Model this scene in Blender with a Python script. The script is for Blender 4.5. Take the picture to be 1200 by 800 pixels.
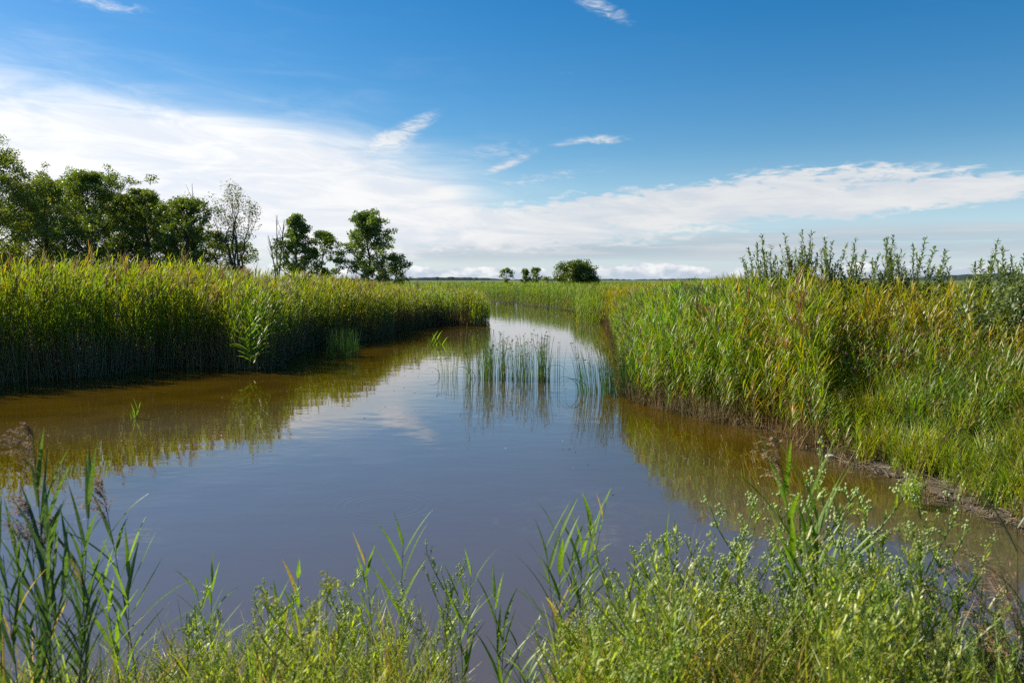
import bpy, math, random
import numpy as np
from math import sin, cos, pi, radians, sqrt, exp

sc = bpy.context.scene
for o_ in list(bpy.data.objects):
    bpy.data.objects.remove(o_)
col = sc.collection
R = np.random.default_rng(7)
random.seed(7)

# ------------------------------------------------------------------ camera
CAMH, FPX, HORY = 2.2, 933.0, 328.0
PITCH = math.atan((400 - HORY) / FPX)
cam = bpy.data.cameras.new('camera')
cam.lens = 28.0
cam.sensor_width = 36.0
cam.clip_start = 0.05
cam.clip_end = 9000
cam.dof.use_dof = True
cam.dof.focus_distance = 14.0
cam.dof.aperture_fstop = 4.0
camo = bpy.data.objects.new('camera', cam)
camo.location = (0, 0, CAMH)
camo.rotation_euler = (pi / 2 - PITCH, 0, 0)
col.objects.link(camo)
sc.camera = camo

# ------------------------------------------------------------------ sun, sky, exposure
SUN_AZ, SUN_EL = radians(-66), radians(38)
sd = (sin(SUN_AZ) * cos(SUN_EL), cos(SUN_AZ) * cos(SUN_EL), sin(SUN_EL))
sun = bpy.data.lights.new('sun', 'SUN')
sun.energy = 5.0
sun.angle = radians(0.5)
sun.color = (1.0, 0.94, 0.84)
suno = bpy.data.objects.new('sun', sun)
import mathutils
suno.rotation_euler = mathutils.Vector(sd).to_track_quat('Z', 'Y').to_euler()
suno.location = (-30, 20, 40)
col.objects.link(suno)

sc.render.engine = 'CYCLES'
sc.cycles.max_bounces = 6
sc.cycles.diffuse_bounces = 4
sc.cycles.glossy_bounces = 3
sc.cycles.transmission_bounces = 3
sc.cycles.transparent_max_bounces = 4
sc.cycles.use_denoising = False
sc.cycles.sample_clamp_indirect = 6
sc.cycles.caustics_reflective = False
sc.cycles.caustics_refractive = False
sc.view_settings.view_transform = 'Standard'
sc.view_settings.look = 'None'
sc.view_settings.gamma = 1.0
sc.view_settings.use_curve_mapping = False
sc.view_settings.exposure = 0.72


class NT:
    """tiny helper for building node trees"""
    def __init__(self, tree):
        self.t = tree
        self.n = tree.nodes
        self.l = tree.links

    def node(self, typ, **kw):
        nd = self.n.new(typ)
        for k, v in kw.items():
            setattr(nd, k, v)
        return nd

    def put(self, sock, v):
        if isinstance(v, bpy.types.NodeSocket):
            self.l.new(v, sock)
        else:
            sock.default_value = v

    def m(self, op, a, b=None, c=None, clamp=False):
        nd = self.node('ShaderNodeMath', operation=op, use_clamp=clamp)
        self.put(nd.inputs[0], a)
        if b is not None: self.put(nd.inputs[1], b)
        if c is not None: self.put(nd.inputs[2], c)
        return nd.outputs[0]

    def comb(self, x, y, z=0.0):
        nd = self.node('ShaderNodeCombineXYZ')
        for i, v in enumerate((x, y, z)): self.put(nd.inputs[i], v)
        return nd.outputs[0]

    def sep(self, v):
        nd = self.node('ShaderNodeSeparateXYZ')
        self.l.new(v, nd.inputs[0])
        return nd.outputs

    def noise(self, vec, scale, detail=4, rough=0.5, dist=0.0):
        nd = self.node('ShaderNodeTexNoise')
        if vec is not None: self.l.new(vec, nd.inputs['Vector'])
        nd.inputs['Scale'].default_value = scale
        nd.inputs['Detail'].default_value = detail
        nd.inputs['Roughness'].default_value = rough
        nd.inputs['Distortion'].default_value = dist
        return nd.outputs['Fac']

    def smooth(self, v, a, b, lo=0.0, hi=1.0):
        nd = self.node('ShaderNodeMapRange', interpolation_type='SMOOTHSTEP')
        self.put(nd.inputs['Value'], v)
        for k, x in (('From Min', a), ('From Max', b), ('To Min', lo), ('To Max', hi)):
            self.put(nd.inputs[k], x)
        return nd.outputs['Result']

    def mix(self, f, a, b, typ='MIX'):
        nd = self.node('ShaderNodeMix', data_type='RGBA', blend_type=typ)
        self.put(nd.inputs[0], f)
        for s, v in ((nd.inputs[6], a), (nd.inputs[7], b)):
            if isinstance(v, tuple) and len(v) == 3: v = v + (1,)
            self.put(s, v)
        return nd.outputs[2]


def build_world():
    w = bpy.data.worlds.new('World')
    sc.world = w
    w.use_nodes = True
    N = NT(w.node_tree)
    bg = w.node_tree.nodes['Background']
    sky = N.node('ShaderNodeTexSky', sky_type='NISHITA', sun_disc=False)
    sky.sun_elevation = SUN_EL
    sky.sun_rotation = SUN_AZ
    sky.air_density = 1.0
    sky.dust_density = 0.35
    sky.ozone_density = 2.2
    d = N.node('ShaderNodeTexCoord').outputs['Generated']
    x, y, z = N.sep(d)
    az = N.m('ARCTAN2', x, y)
    el = N.m('ARCSINE', z)
    hs = N.node('ShaderNodeHueSaturation')
    hs.inputs['Saturation'].default_value = 1.5
    hs.inputs['Value'].default_value = 0.93
    N.l.new(sky.outputs[0], hs.inputs['Color'])
    base = hs.outputs[0]

    def ae(px, py):      # direction of a cloud seen at a given place of the sky
        cx, cy = (px - 600) / FPX, (400 - py) / FPX
        v = np.array([cx, cos(PITCH) + cy * sin(PITCH), -sin(PITCH) + cy * cos(PITCH)])
        v /= np.linalg.norm(v)
        return math.atan2(v[0], v[1]), math.asin(v[2])

    # warped coordinates
    st = N.comb(N.m('MULTIPLY', az, 1.0), N.m('MULTIPLY', el, 3.2))
    warp = N.noise(st, 3.0, 3, 0.5)
    wv = N.m('MULTIPLY', N.m('SUBTRACT', warp, 0.5), 0.10)
    azw = N.m('ADD', az, N.m('MULTIPLY', wv, 1.5))
    elw = N.m('ADD', el, N.m('MULTIPLY', wv, 0.5))

    def blob(px, py, sx, sy, rot=0, p=2.0, warped=True):
        a0, e0 = ae(px, py)
        sx, sy = sx / FPX, sy / FPX
        A = azw if warped else az
        E = elw if warped else el
        da, de = N.m('SUBTRACT', A, a0), N.m('SUBTRACT', E, e0)
        c, s = cos(radians(rot)), sin(radians(rot))
        u = N.m('DIVIDE', N.m('ADD', N.m('MULTIPLY', da, c), N.m('MULTIPLY', de, s)), sx)
        v = N.m('DIVIDE', N.m('SUBTRACT', N.m('MULTIPLY', de, c), N.m('MULTIPLY', da, s)), sy)
        r2 = N.m('ADD', N.m('MULTIPLY', u, u), N.m('MULTIPLY', v, v))
        return N.m('EXPONENT', N.m('MULTIPLY', N.m('POWER', r2, p / 2), -1.0))

    def add(*vs):
        r = vs[0]
        for v in vs[1:]: r = N.m('ADD', r, v)
        return r

    # streak noise: long soft fibres that run gently down to the right
    ra = N.m('ADD', N.m('MULTIPLY', az, 0.97), N.m('MULTIPLY', el, -0.25))
    rb = N.m('ADD', N.m('MULTIPLY', el, 0.99), N.m('MULTIPLY', az, 0.07))
    fib = N.noise(N.comb(N.m('MULTIPLY', ra, 4.0), N.m('MULTIPLY', rb, 20.0)), 2.0, 7, 0.62, 0.6)
    fine = N.noise(N.comb(N.m('MULTIPLY', az, 16.0), N.m('MULTIPLY', el, 62.0)), 2.1, 6, 0.62, 0.4)
    flat = N.noise(N.comb(N.m('MULTIPLY', az, 2.5), N.m('MULTIPLY', el, 42.0)), 2.0, 6, 0.6, 0.3)
    puff = N.noise(N.comb(N.m('MULTIPLY', az, 30.0), N.m('MULTIPLY', el, 55.0)), 1.0, 6, 0.6)
    # 1 the broad bright veil on the left
    big = add(blob(110, 218, 330, 66, 0, 2.3),
              N.m('MULTIPLY', blob(330, 222, 190, 44, -8, 2.6), 0.6),
              N.m('MULTIPLY', blob(400, 240, 210, 30, -10, 2.4), 0.8),
              N.m('MULTIPLY', blob(120, 150, 330, 44, -6, 2.0), 0.34),
              N.m('MULTIPLY', blob(-330, 270, 280, 90, 0, 2.0), 0.8),
              N.m('MULTIPLY', blob(60, 60, 360, 60, 0, 2.0), 0.12))
    c1 = N.m('ADD', big, N.m('MULTIPLY', N.m('SUBTRACT', fib, 0.5), N.m('ADD', 0.34, N.m('MULTIPLY', big, 0.60))))
    a1 = N.smooth(c1, 0.02, 0.95, 0.0, 0.98)
    # 2 the rippled sheet in the middle and on the right
    mid = add(blob(930, 226, 215, 22, 1, 3.0),
              N.m('MULTIPLY', blob(1110, 232, 105, 15, 4, 3.0), 0.9),
              N.m('MULTIPLY', blob(680, 262, 250, 30, 4, 3.0), 1.0),
              N.m('MULTIPLY', blob(540, 272, 170, 26, 0, 2.5), 0.5),
              N.m('MULTIPLY', blob(650, 205, 80, 12, 10, 2.0), 0.4))
    c2 = N.m('ADD', mid, N.m('ADD', N.m('MULTIPLY', N.m('SUBTRACT', fine, 0.5), 2.8),
                             N.m('MULTIPLY', N.m('SUBTRACT', fib, 0.5), 0.5)))
    a2 = N.m('MULTIPLY', N.smooth(c2, 0.30, 1.05, 0.0, 0.92), N.smooth(mid, 0.10, 0.45))
    # 3 flat grey-white bars low in the sky
    low = add(N.m('MULTIPLY', blob(1000, 285, 420, 24, 0, 2.6, False), 0.75),
              N.m('MULTIPLY', blob(560, 296, 200, 12, 0, 2.2, False), 0.55),
              N.m('MULTIPLY', blob(120, 300, 300, 25, 0, 2.2, False), 0.6))
    c3 = N.m('ADD', low, N.m('MULTIPLY', N.m('SUBTRACT', flat, 0.5), 1.6))
    a3 = N.m('MULTIPLY', N.smooth(c3, 0.25, 0.85, 0.0, 0.72), N.smooth(low, 0.04, 0.30))
    # 4 the row of heaped clouds on the horizon
    pn = N.noise(N.comb(N.m('MULTIPLY', az, 9.0), 0.0), 1.0, 2, 0.5)
    edge = N.m('ADD', N.m('MULTIPLY', N.m('SUBTRACT', pn, 0.42), 0.045), 0.0115)
    edge = N.m('ADD', edge, N.m('MULTIPLY', N.m('SUBTRACT', puff, 0.5), 0.022))
    a4 = N.m('MULTIPLY', N.smooth(N.m('SUBTRACT', edge, el), -0.0015, 0.0018), 0.93)
    # 5 separate wisps
    wis = add(blob(476, 152, 44, 9, 27, 2.0, False), N.m('MULTIPLY', blob(462, 170, 36, 14, 10, 2.0, False), 0.6),
              blob(592, 194, 27, 4.5, 20, 2.0, False), blob(706, 164, 30, 5, 0, 2.0, False), N.m('MULTIPLY', blob(664, 168, 16, 3.0, 8, 2.0, False), 0.6),
              N.m('MULTIPLY', blob(702, 8, 44, 9, -24, 2.0, False), 0.75), N.m('MULTIPLY', blob(140, 2, 50, 7, 0), 0.65),
              N.m('MULTIPLY', blob(660, 88, 26, 4, 0), 0.3), N.m('MULTIPLY', blob(1170, 199, 30, 3, 0), 0.4),
              N.m('MULTIPLY', blob(585, 176, 70, 14, 10), 0.5), N.m('MULTIPLY', blob(650, 203, 60, 9, 6), 0.5))
    fw = N.noise(N.comb(N.m('MULTIPLY', ra, 26.0), N.m('MULTIPLY', rb, 90.0)), 1.6, 6, 0.65, 1.2)
    c5 = N.m('MULTIPLY', wis, N.m('ADD', -0.55, N.m('MULTIPLY', fw, 3.0)))
    a5 = N.smooth(c5, 0.18, 1.25, 0.0, 0.85)

    # brightness: clouds near the sun are brighter
    dp = N.node('ShaderNodeVectorMath', operation='DOT_PRODUCT')
    N.l.new(d, dp.inputs[0]); dp.inputs[1].default_value = sd
    toward = N.smooth(dp.outputs['Value'], 0.2, 0.85, 0.70, 0.87)
    shade = N.mix(N.smooth(fib, 0.35, 0.65), (0.80, 0.85, 0.93), (1.0, 1.0, 1.0))
    lowshade = N.mix(N.smooth(flat, 0.35, 0.7), (0.50, 0.60, 0.74), (0.86, 0.88, 0.92))
    pshade = N.mix(N.smooth(N.m('ADD', puff, N.m('MULTIPLY', el, 9.0)), 0.50, 0.78), (0.56, 0.64, 0.76), (1.0, 1.0, 1.0))
    K = 10.0     # clouds are given relative to the sky's own radiance

    def lit(colr, k):
        nd = N.node('ShaderNodeVectorMath', operation='SCALE')
        N.l.new(colr, nd.inputs[0]); N.put(nd.inputs['Scale'], N.m('MULTIPLY', toward, k * K))
        return nd.outputs[0]
    c = base
    # pale air low over the horizon
    c = N.mix(N.smooth(el, 0.0, 0.17, 0.55, 0.0), c, (4.6, 6.2, 8.4))
    c = N.mix(a3, c, lit(lowshade, 0.86))
    c = N.mix(a4, c, lit(pshade, 1.08))
    c = N.mix(a2, c, lit(shade, 0.95))
    c = N.mix(a5, c, lit(shade, 0.92))
    c = N.mix(a1, c, lit(shade, 1.0))
    # ground half of the sphere
    c = N.mix(N.smooth(z, -0.03, -0.01), (0.6, 0.62, 0.45), c)
    N.l.new(c, bg.inputs['Color'])
    bg.inputs['Strength'].default_value = 0.076


build_world()


# ------------------------------------------------------------------ materials
def new_mat(name):
    m = bpy.data.materials.new(name)
    m.use_nodes = True
    m.node_tree.nodes.clear()
    return m, NT(m.node_tree)


def plant_mat(name, trans=0.38, gloss=0.10, rough=0.38, tint=(1, 1, 1), nscale=40.0, tt=(1.55, 1.5, 0.35)):
    m, N = new_mat(name)
    at = N.node('ShaderNodeAttribute', attribute_name='Col')
    tc = N.node('ShaderNodeTexCoord').outputs['Object']
    nz = N.noise(tc, nscale, 3, 0.6)
    c = N.mix(1.0, at.outputs['Color'], tint, 'MULTIPLY')
    v = N.smooth(nz, 0.3, 0.7, 0.75, 1.25)
    sc_ = N.node('ShaderNodeVectorMath', operation='SCALE')
    N.l.new(c, sc_.inputs[0]); N.l.new(v, sc_.inputs['Scale'])
    c = sc_.outputs[0]
    df = N.node('ShaderNodeBsdfDiffuse'); N.l.new(c, df.inputs[0])
    tr = N.node('ShaderNodeBsdfTranslucent')
    tcx = N.mix(1.0, c, tt, 'MULTIPLY')
    N.l.new(tcx, tr.inputs[0])
    mx = N.node('ShaderNodeMixShader'); mx.inputs[0].default_value = trans
    N.l.new(df.outputs[0], mx.inputs[1]); N.l.new(tr.outputs[0], mx.inputs[2])
    out = N.node('ShaderNodeOutputMaterial')
    if gloss > 0:
        gl = N.node('ShaderNodeBsdfGlossy'); gl.inputs['Roughness'].default_value = rough
        gl.inputs['Color'].default_value = (1.0, 0.96, 0.85, 1)
        mg = N.node('ShaderNodeMixShader'); mg.inputs[0].default_value = gloss
        N.l.new(mx.outputs[0], mg.inputs[1]); N.l.new(gl.outputs[0], mg.inputs[2])
        N.l.new(mg.outputs[0], out.inputs[0])
    else:
        N.l.new(mx.outputs[0], out.inputs[0])
    return m


def bark_mat(name, c1, c2, scale=6.0):
    m, N = new_mat(name)
    tc = N.node('ShaderNodeTexCoord').outputs['Object']
    mp = N.node('ShaderNodeMapping'); N.l.new(tc, mp.inputs[0]); mp.inputs['Scale'].default_value = (3, 3, 0.5)
    nz = N.noise(mp.outputs[0], scale, 5, 0.65)
    c = N.mix(N.smooth(nz, 0.35, 0.65), c1, c2)
    b = N.node('ShaderNodeBsdfPrincipled'); N.l.new(c, b.inputs['Base Color']); b.inputs['Roughness'].default_value = 0.9
    bp = N.node('ShaderNodeBump'); bp.inputs['Strength'].default_value = 0.5; N.l.new(nz, bp.inputs['Height']); N.l.new(bp.outputs[0], b.inputs['Normal'])
    out = N.node('ShaderNodeOutputMaterial'); N.l.new(b.outputs[0], out.inputs[0])
    return m


M_REED = plant_mat('reed_leaf', 0.46, 0.030, 0.45, nscale=30)
M_REEDF = plant_mat('far_reed_leaf', 0.46, 0.02, 0.5, nscale=6)
M_FORE = plant_mat('near_leaf', 0.54, 0.045, 0.42, nscale=90, tt=(1.6, 1.45, 0.8))
M_TREE = plant_mat('tree_leaf', 0.46, 0.05, 0.42, nscale=8)
M_WILL = plant_mat('silver_leaf', 0.35, 0.03, 0.45, nscale=20)
M_DRY = plant_mat('dry_stem', 0.08, 0.01, 0.6, nscale=60)
M_PLUME = plant_mat('reed_plume', 0.35, 0.02, 0.7, nscale=120)
M_HEAD = plant_mat('flower_head', 0.10, 0.02, 0.6, nscale=200)
M_BARK = bark_mat('bark', (0.035, 0.027, 0.02), (0.12, 0.095, 0.07))
M_BARKP = bark_mat('pale_bark', (0.10, 0.085, 0.07), (0.30, 0.26, 0.21))


def ground_mat():
    m, N = new_mat('marsh_ground')
    g = N.node('ShaderNodeNewGeometry').outputs['Position']
    x, y, z = N.sep(g)
    n1 = N.noise(g, 0.9, 6, 0.65)
    n2 = N.noise(g, 9.0, 6, 0.7)
    n3 = N.noise(g, 0.02, 4, 0.6)
    mud = N.mix(N.smooth(n2, 0.35, 0.65), (0.050, 0.038, 0.024), (0.13, 0.10, 0.068))
    turf = N.mix(N.smooth(n1, 0.35, 0.7), (0.035, 0.045, 0.014), (0.085, 0.085, 0.030))
    far = N.mix(N.smooth(n3, 0.35, 0.65), (0.075, 0.11, 0.022), (0.13, 0.13, 0.035))
    c = N.mix(N.smooth(N.m('ADD', z, N.m('MULTIPLY', n1, 0.12)), 0.16, 0.30), mud, turf)
    c = N.mix(N.smooth(y, 110, 180), c, far)
    b = N.node('ShaderNodeBsdfPrincipled'); N.l.new(c, b.inputs['Base Color'])
    N.put(b.inputs['Roughness'], N.smooth(z, 0.0, 0.08, 0.35, 0.92))
    bp = N.node('ShaderNodeBump'); bp.inputs['Strength'].default_value = 0.7; bp.inputs['Distance'].default_value = 0.04
    N.l.new(n2, bp.inputs['Height']); N.l.new(bp.outputs[0], b.inputs['Normal'])
    out = N.node('ShaderNodeOutputMaterial'); N.l.new(b.outputs[0], out.inputs[0])
    return m


def water_mat(ripple_xy):
    m, N = new_mat('murky_water')
    g = N.node('ShaderNodeNewGeometry').outputs['Position']
    x, y, z = N.sep(g)
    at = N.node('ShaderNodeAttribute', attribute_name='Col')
    shallow, refl_gold = N.sep(at.outputs['Vector'])[:2]        # bed just under the surface; golden murk painted where the reeds reflect
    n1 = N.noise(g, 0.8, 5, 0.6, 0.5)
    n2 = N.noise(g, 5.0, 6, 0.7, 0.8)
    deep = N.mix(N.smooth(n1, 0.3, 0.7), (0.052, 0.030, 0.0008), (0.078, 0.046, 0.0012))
    near = N.smooth(refl_gold, 0.0, 0.75)
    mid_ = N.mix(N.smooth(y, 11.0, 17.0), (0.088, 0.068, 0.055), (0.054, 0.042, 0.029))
    deep = N.mix(near, mid_, deep)  # golden shore water, with the reed reflection put into its colour
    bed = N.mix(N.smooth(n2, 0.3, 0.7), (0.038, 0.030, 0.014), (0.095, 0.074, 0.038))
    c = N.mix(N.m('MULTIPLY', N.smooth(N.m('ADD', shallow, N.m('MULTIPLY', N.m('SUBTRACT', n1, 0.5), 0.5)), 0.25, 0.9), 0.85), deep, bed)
    # floating scum patches of pollen and fine weed
    px, py = N.m('SUBTRACT', x, 0.85), N.m('SUBTRACT', y, 7.4)
    pr = N.m('ADD', N.m('MULTIPLY', px, px), N.m('MULTIPLY', N.m('MULTIPLY', py, py), 1.2))
    pm = N.m('EXPONENT', N.m('MULTIPLY', pr, -0.7))
    sn = N.noise(g, 3.2, 7, 0.72, 1.4)
    scum = N.m('MULTIPLY', N.smooth(N.m('ADD', sn, N.m('MULTIPLY', pm, 0.16)), 0.60, 0.74), N.smooth(pm, 0.08, 0.5))
    c = N.mix(N.m('MULTIPLY', scum, 0.22), c, (0.11, 0.10, 0.08))
    b = N.node('ShaderNodeBsdfPrincipled')
    N.l.new(c, b.inputs['Base Color'])
    b.inputs['IOR'].default_value = 1.9
    N.put(b.inputs['Roughness'], N.m('ADD', 0.015, N.m('MULTIPLY', scum, 0.18)))
    # calm surface with a breath of wind, and rings round one spot
    st = N.comb(N.m('MULTIPLY', x, 1.0), N.m('MULTIPLY', y, 1.6))
    w1 = N.noise(st, 1.3, 2, 0.5)
    w2 = N.noise(st, 7.0, 2, 0.5)
    dx, dy = N.m('SUBTRACT', x, ripple_xy[0]), N.m('SUBTRACT', y, ripple_xy[1])
    r = N.m('SQRT', N.m('ADD', N.m('MULTIPLY', dx, dx), N.m('MULTIPLY', dy, dy)))
    env = N.m('EXPONENT', N.m('MULTIPLY', N.m('POWER', N.m('DIVIDE', N.m('SUBTRACT', r, 0.40), 0.17), 2.0), -1.0))
    ring = N.m('MULTIPLY', N.m('SINE', N.m('MULTIPLY', r, 72.0)), N.m('MULTIPLY', env, 0.00028))
    h = N.m('ADD', N.m('ADD', N.m('MULTIPLY', w1, 0.0035), N.m('MULTIPLY', w2, 0.00035)), ring)
    bp = N.node('ShaderNodeBump'); bp.inputs['Strength'].default_value = 1.0; bp.inputs['Distance'].default_value = 1.0
    N.l.new(h, bp.inputs['Height']); N.l.new(bp.outputs[0], b.inputs['Normal'])
    out = N.node('ShaderNodeOutputMaterial'); N.l.new(b.outputs[0], out.inputs[0])
    return m


def hill_mat():
    m, N = new_mat('distant_wood')
    g = N.node('ShaderNodeNewGeometry').outputs['Position']
    n = N.noise(g, 0.03, 6, 0.7)
    c = N.mix(N.smooth(n, 0.35, 0.65), (0.022, 0.042, 0.035), (0.045, 0.07, 0.055))
    b = N.node('ShaderNodeBsdfPrincipled'); N.l.new(c, b.inputs['Base Color']); b.inputs['Roughness'].default_value = 1
    out = N.node('ShaderNodeOutputMaterial'); N.l.new(b.outputs[0], out.inputs[0])
    return m


# ------------------------------------------------------------------ mesh helpers
def ray(px, py):
    cx, cy = (px - 600) / FPX, (400 - py) / FPX
    return np.array([cx, cos(PITCH) + cy * sin(PITCH), -sin(PITCH) + cy * cos(PITCH)])


def on_water(px, py, z=0.0):
    v = ray(px, py)
    t = (z - CAMH) / v[2]
    return (v[0] * t, v[1] * t)


def at_dist(px, py, Y):
    v = ray(px, py)
    t = Y / v[1]
    return np.array([v[0] * t, Y, CAMH + v[2] * t])


def mesh_obj(name, V, F, C, mat, parent=None, smooth=False, link=True):
    me = bpy.data.meshes.new(name)
    V = np.asarray(V, np.float32); F = np.asarray(F, np.int32)
    me.vertices.add(len(V)); me.vertices.foreach_set('co', V.ravel())
    k = F.shape[1]
    me.loops.add(F.size); me.loops.foreach_set('vertex_index', F.ravel())
    me.polygons.add(len(F)); me.polygons.foreach_set('loop_start', np.arange(0, F.size, k, dtype=np.int32))
    me.polygons.foreach_set('use_smooth', np.full(len(F), smooth, bool))
    if C is not None:
        a = me.color_attributes.new('Col', 'FLOAT_COLOR', 'POINT')
        C4 = np.ones((len(V), 4), np.float32); C4[:, :3] = C
        a.data.foreach_set('color', C4.ravel())
    me.update(calc_edges=True)
    me.materials.append(mat)
    o = bpy.data.objects.new(name, me)
    if link: col.objects.link(o)
    if parent is not None: o.parent = parent
    return o


def tag(o, label=None, cat=None, group=None, kind=None):
    if label: o['label'] = label
    if cat: o['category'] = cat
    if group: o['group'] = group
    if kind: o['kind'] = kind
    return o


def empty(name, loc, label, cat, group=None, rz=0.0):
    o = bpy.data.objects.new(name, None)
    o.empty_display_size = 0.1
    o.location = loc; o.rotation_euler = (0, 0, rz)
    col.objects.link(o)
    return tag(o, label, cat, group)


class G:
    """collects quads"""
    def __init__(self):
        self.V, self.F, self.C, self.n = [], [], [], 0

    def add(self, V, F, C):
        V = np.asarray(V, float); C = np.asarray(C, float)
        if C.ndim == 1: C = np.tile(C, (len(V), 1))
        self.V.append(V); self.F.append(np.asarray(F, int) + self.n); self.C.append(C); self.n += len(V)

    def strip(self, P, W, S, c0, c1=None):
        P = np.asarray(P, float); W = np.asarray(W, float)[:, None]
        S = np.asarray(S, float)
        n = len(P)
        V = np.concatenate([P - S * W / 2, P + S * W / 2])
        F = [[i, i + 1, n + i + 1, n + i] for i in range(n - 1)]
        c0 = np.asarray(c0, float); c1 = c0 if c1 is None else np.asarray(c1, float)
        t = np.linspace(0, 1, n)[:, None]
        cc = c0 * (1 - t) + c1 * t
        self.add(V, F, np.concatenate([cc, cc]))

    def fold(self, P, W, S, U, c0, c1=None, depth=0.18):
        """leaf blade with a crease along its middle"""
        P = np.asarray(P, float); W = np.asarray(W, float)[:, None]
        S = np.asarray(S, float); U = np.asarray(U, float)
        n = len(P)
        V = np.concatenate([P - S * W / 2 + U * W * depth, P, P + S * W / 2 + U * W * depth])
        F = [[i, i + 1, n + i + 1, n + i] for i in range(n - 1)] + [[n + i, n + i + 1, 2 * n + i + 1, 2 * n + i] for i in range(n - 1)]
        c0 = np.asarray(c0, float); c1 = c0 if c1 is None else np.asarray(c1, float)
        t = np.linspace(0, 1, n)[:, None]
        cc = c0 * (1 - t) + c1 * t
        self.add(V, F, np.concatenate([cc, cc * 1.12, cc]))

    def tube(self, P, rad, c, sides=4):
        P = np.asarray(P, float); n = len(P)
        T = np.gradient(P, axis=0); T /= np.linalg.norm(T, axis=1)[:, None] + 1e-9
        ref = np.where(np.abs(T[:, 2:3]) > 0.9, np.array([[1.0, 0, 0]]), np.array([[0, 0, 1.0]]))
        A = np.cross(T, ref); A /= np.linalg.norm(A, axis=1)[:, None] + 1e-9
        B = np.cross(T, A)
        rad = np.asarray(rad, float)[:, None]
        V = np.concatenate([P + (A * cos(2 * pi * k / sides) + B * sin(2 * pi * k / sides)) * rad for k in range(sides)])
        F = [[k * n + i, k * n + i + 1, ((k + 1) % sides) * n + i + 1, ((k + 1) % sides) * n + i] for k in range(sides) for i in range(n - 1)]
        c = np.asarray(c, float)
        C = np.tile(c, (sides, 1)) if c.ndim == 2 else c
        self.add(V, F, C)

    def ball(self, p, r, c):
        u = [(-1, -1, -1), (1, -1, -1), (1, 1, -1), (-1, 1, -1), (-1, -1, 1), (1, -1, 1), (1, 1, 1), (-1, 1, 1)]
        V = [np.array(a) * 0.62 for a in u]
        F = []
        for f in ((0, 3, 2, 1), (4, 5, 6, 7), (0, 1, 5, 4), (1, 2, 6, 5), (2, 3, 7, 6), (3, 0, 4, 7)):
            c_ = np.mean([V[i] for i in f], axis=0); k = len(V); V.append(c_ / np.linalg.norm(c_))
            mids = []
            for i in range(4):
                m_ = V[f[i]] + V[f[(i + 1) % 4]]; mids.append(len(V)); V.append(m_ / np.linalg.norm(m_) * 0.95)
            for i in range(4):
                F.append([f[i], mids[i], k, mids[i - 1]])
        self.add(np.array(V) * r + p, F, c)

    def out(self):
        if not self.V: return np.zeros((0, 3)), np.zeros((0, 4), int), np.zeros((0, 3))
        return np.concatenate(self.V), np.concatenate(self.F), np.concatenate(self.C)

    def build(self, name, mat, parent=None, smooth=False):
        V, F, C = self.out()
        return mesh_obj(name, V, F, C, mat, parent, smooth)


def nrm(v):
    v = np.asarray(v, float)
    return v / (np.linalg.norm(v) + 1e-9)


def blade(rng, p0, az, th0, droop, L, W, n, wprof=None, twist=0.0):
    """centre line, widths, side vector of an arching leaf"""
    t = np.linspace(0, 1, n + 1)
    th = th0 + droop * t ** 1.4
    seg = L / n
    h = np.array([cos(az), sin(az), 0])
    P = [np.array(p0, float)]
    for i in range(n):
        P.append(P[-1] + (h * sin(th[i]) + np.array([0, 0, cos(th[i])])) * seg)
    if wprof is None:
        Wd = W * np.clip(np.minimum(0.45 + t * 3.2, 1.0) * (1 - t ** 2.2), 0.04, 1)
    else:
        Wd = W * np.interp(t, np.linspace(0, 1, len(wprof)), wprof)
    tw = twist * t
    s0 = np.array([-sin(az), cos(az), 0])
    up = np.array([0, 0, 1.0])
    S = np.array([s0 * cos(a) + up * sin(a) for a in tw])
    U = np.array([-h * sin(0.5) + up * cos(0.5) for a in tw])
    return np.array(P), Wd, S, U


def replicate(name, temps, idx, T, S, rot, lean, tint, mat, kind='stuff', label=None, cat=None):
    """one mesh of many plants, from template plants (numpy)"""
    VV, FF, CC = [], [], []
    n0 = 0
    for k, (V, F, C) in enumerate(temps):
        s = np.where(idx == k)[0]
        if len(s) == 0: continue
        c, sn = np.cos(rot[s])[:, None], np.sin(rot[s])[:, None]
        X = (V[None, :, 0] * c - V[None, :, 1] * sn) * S[s, 0:1]
        Y = (V[None, :, 0] * sn + V[None, :, 1] * c) * S[s, 0:1]
        Z = V[None, :, 2] * S[s, 1:2]
        q = (np.maximum(Z, 0)) ** 1.7
        X = X + lean[s, 0:1] * q + T[s, 0:1]
        Y = Y + lean[s, 1:2] * q + T[s, 1:2]
        Z = Z - 0.35 * (lean[s, 0:1] ** 2 + lean[s, 1:2] ** 2) * q * 2 + T[s, 2:3]
        W = np.stack([X, Y, Z], -1).reshape(-1, 3)
        off = (np.arange(len(s)) * len(V))[:, None, None] + n0
        FF.append((F[None] + off).reshape(-1, 4))
        CC.append((C[None] * tint[s][:, None, :]).reshape(-1, 3))
        VV.append(W); n0 += len(W)
    V, F, C = np.concatenate(VV), np.concatenate(FF), np.concatenate(CC)
    o = mesh_obj(name, V, F, C, mat)
    print(name, 'plants', len(idx), 'faces', len(F))
    return tag(o, label, cat, kind=kind)


# plant colours (albedo)
GREEN = np.array([0.100, 0.190, 0.016])
YGREEN = np.array([0.185, 0.245, 0.018])
BGREEN = np.array([0.075, 0.155, 0.028])
STRAW = np.array([0.285, 0.215, 0.095])
RUST = np.array([0.22, 0.12, 0.035])
PLUME = np.array([0.175, 0.135, 0.105])
GREYG = np.array([0.13, 0.17, 0.12])


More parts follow.
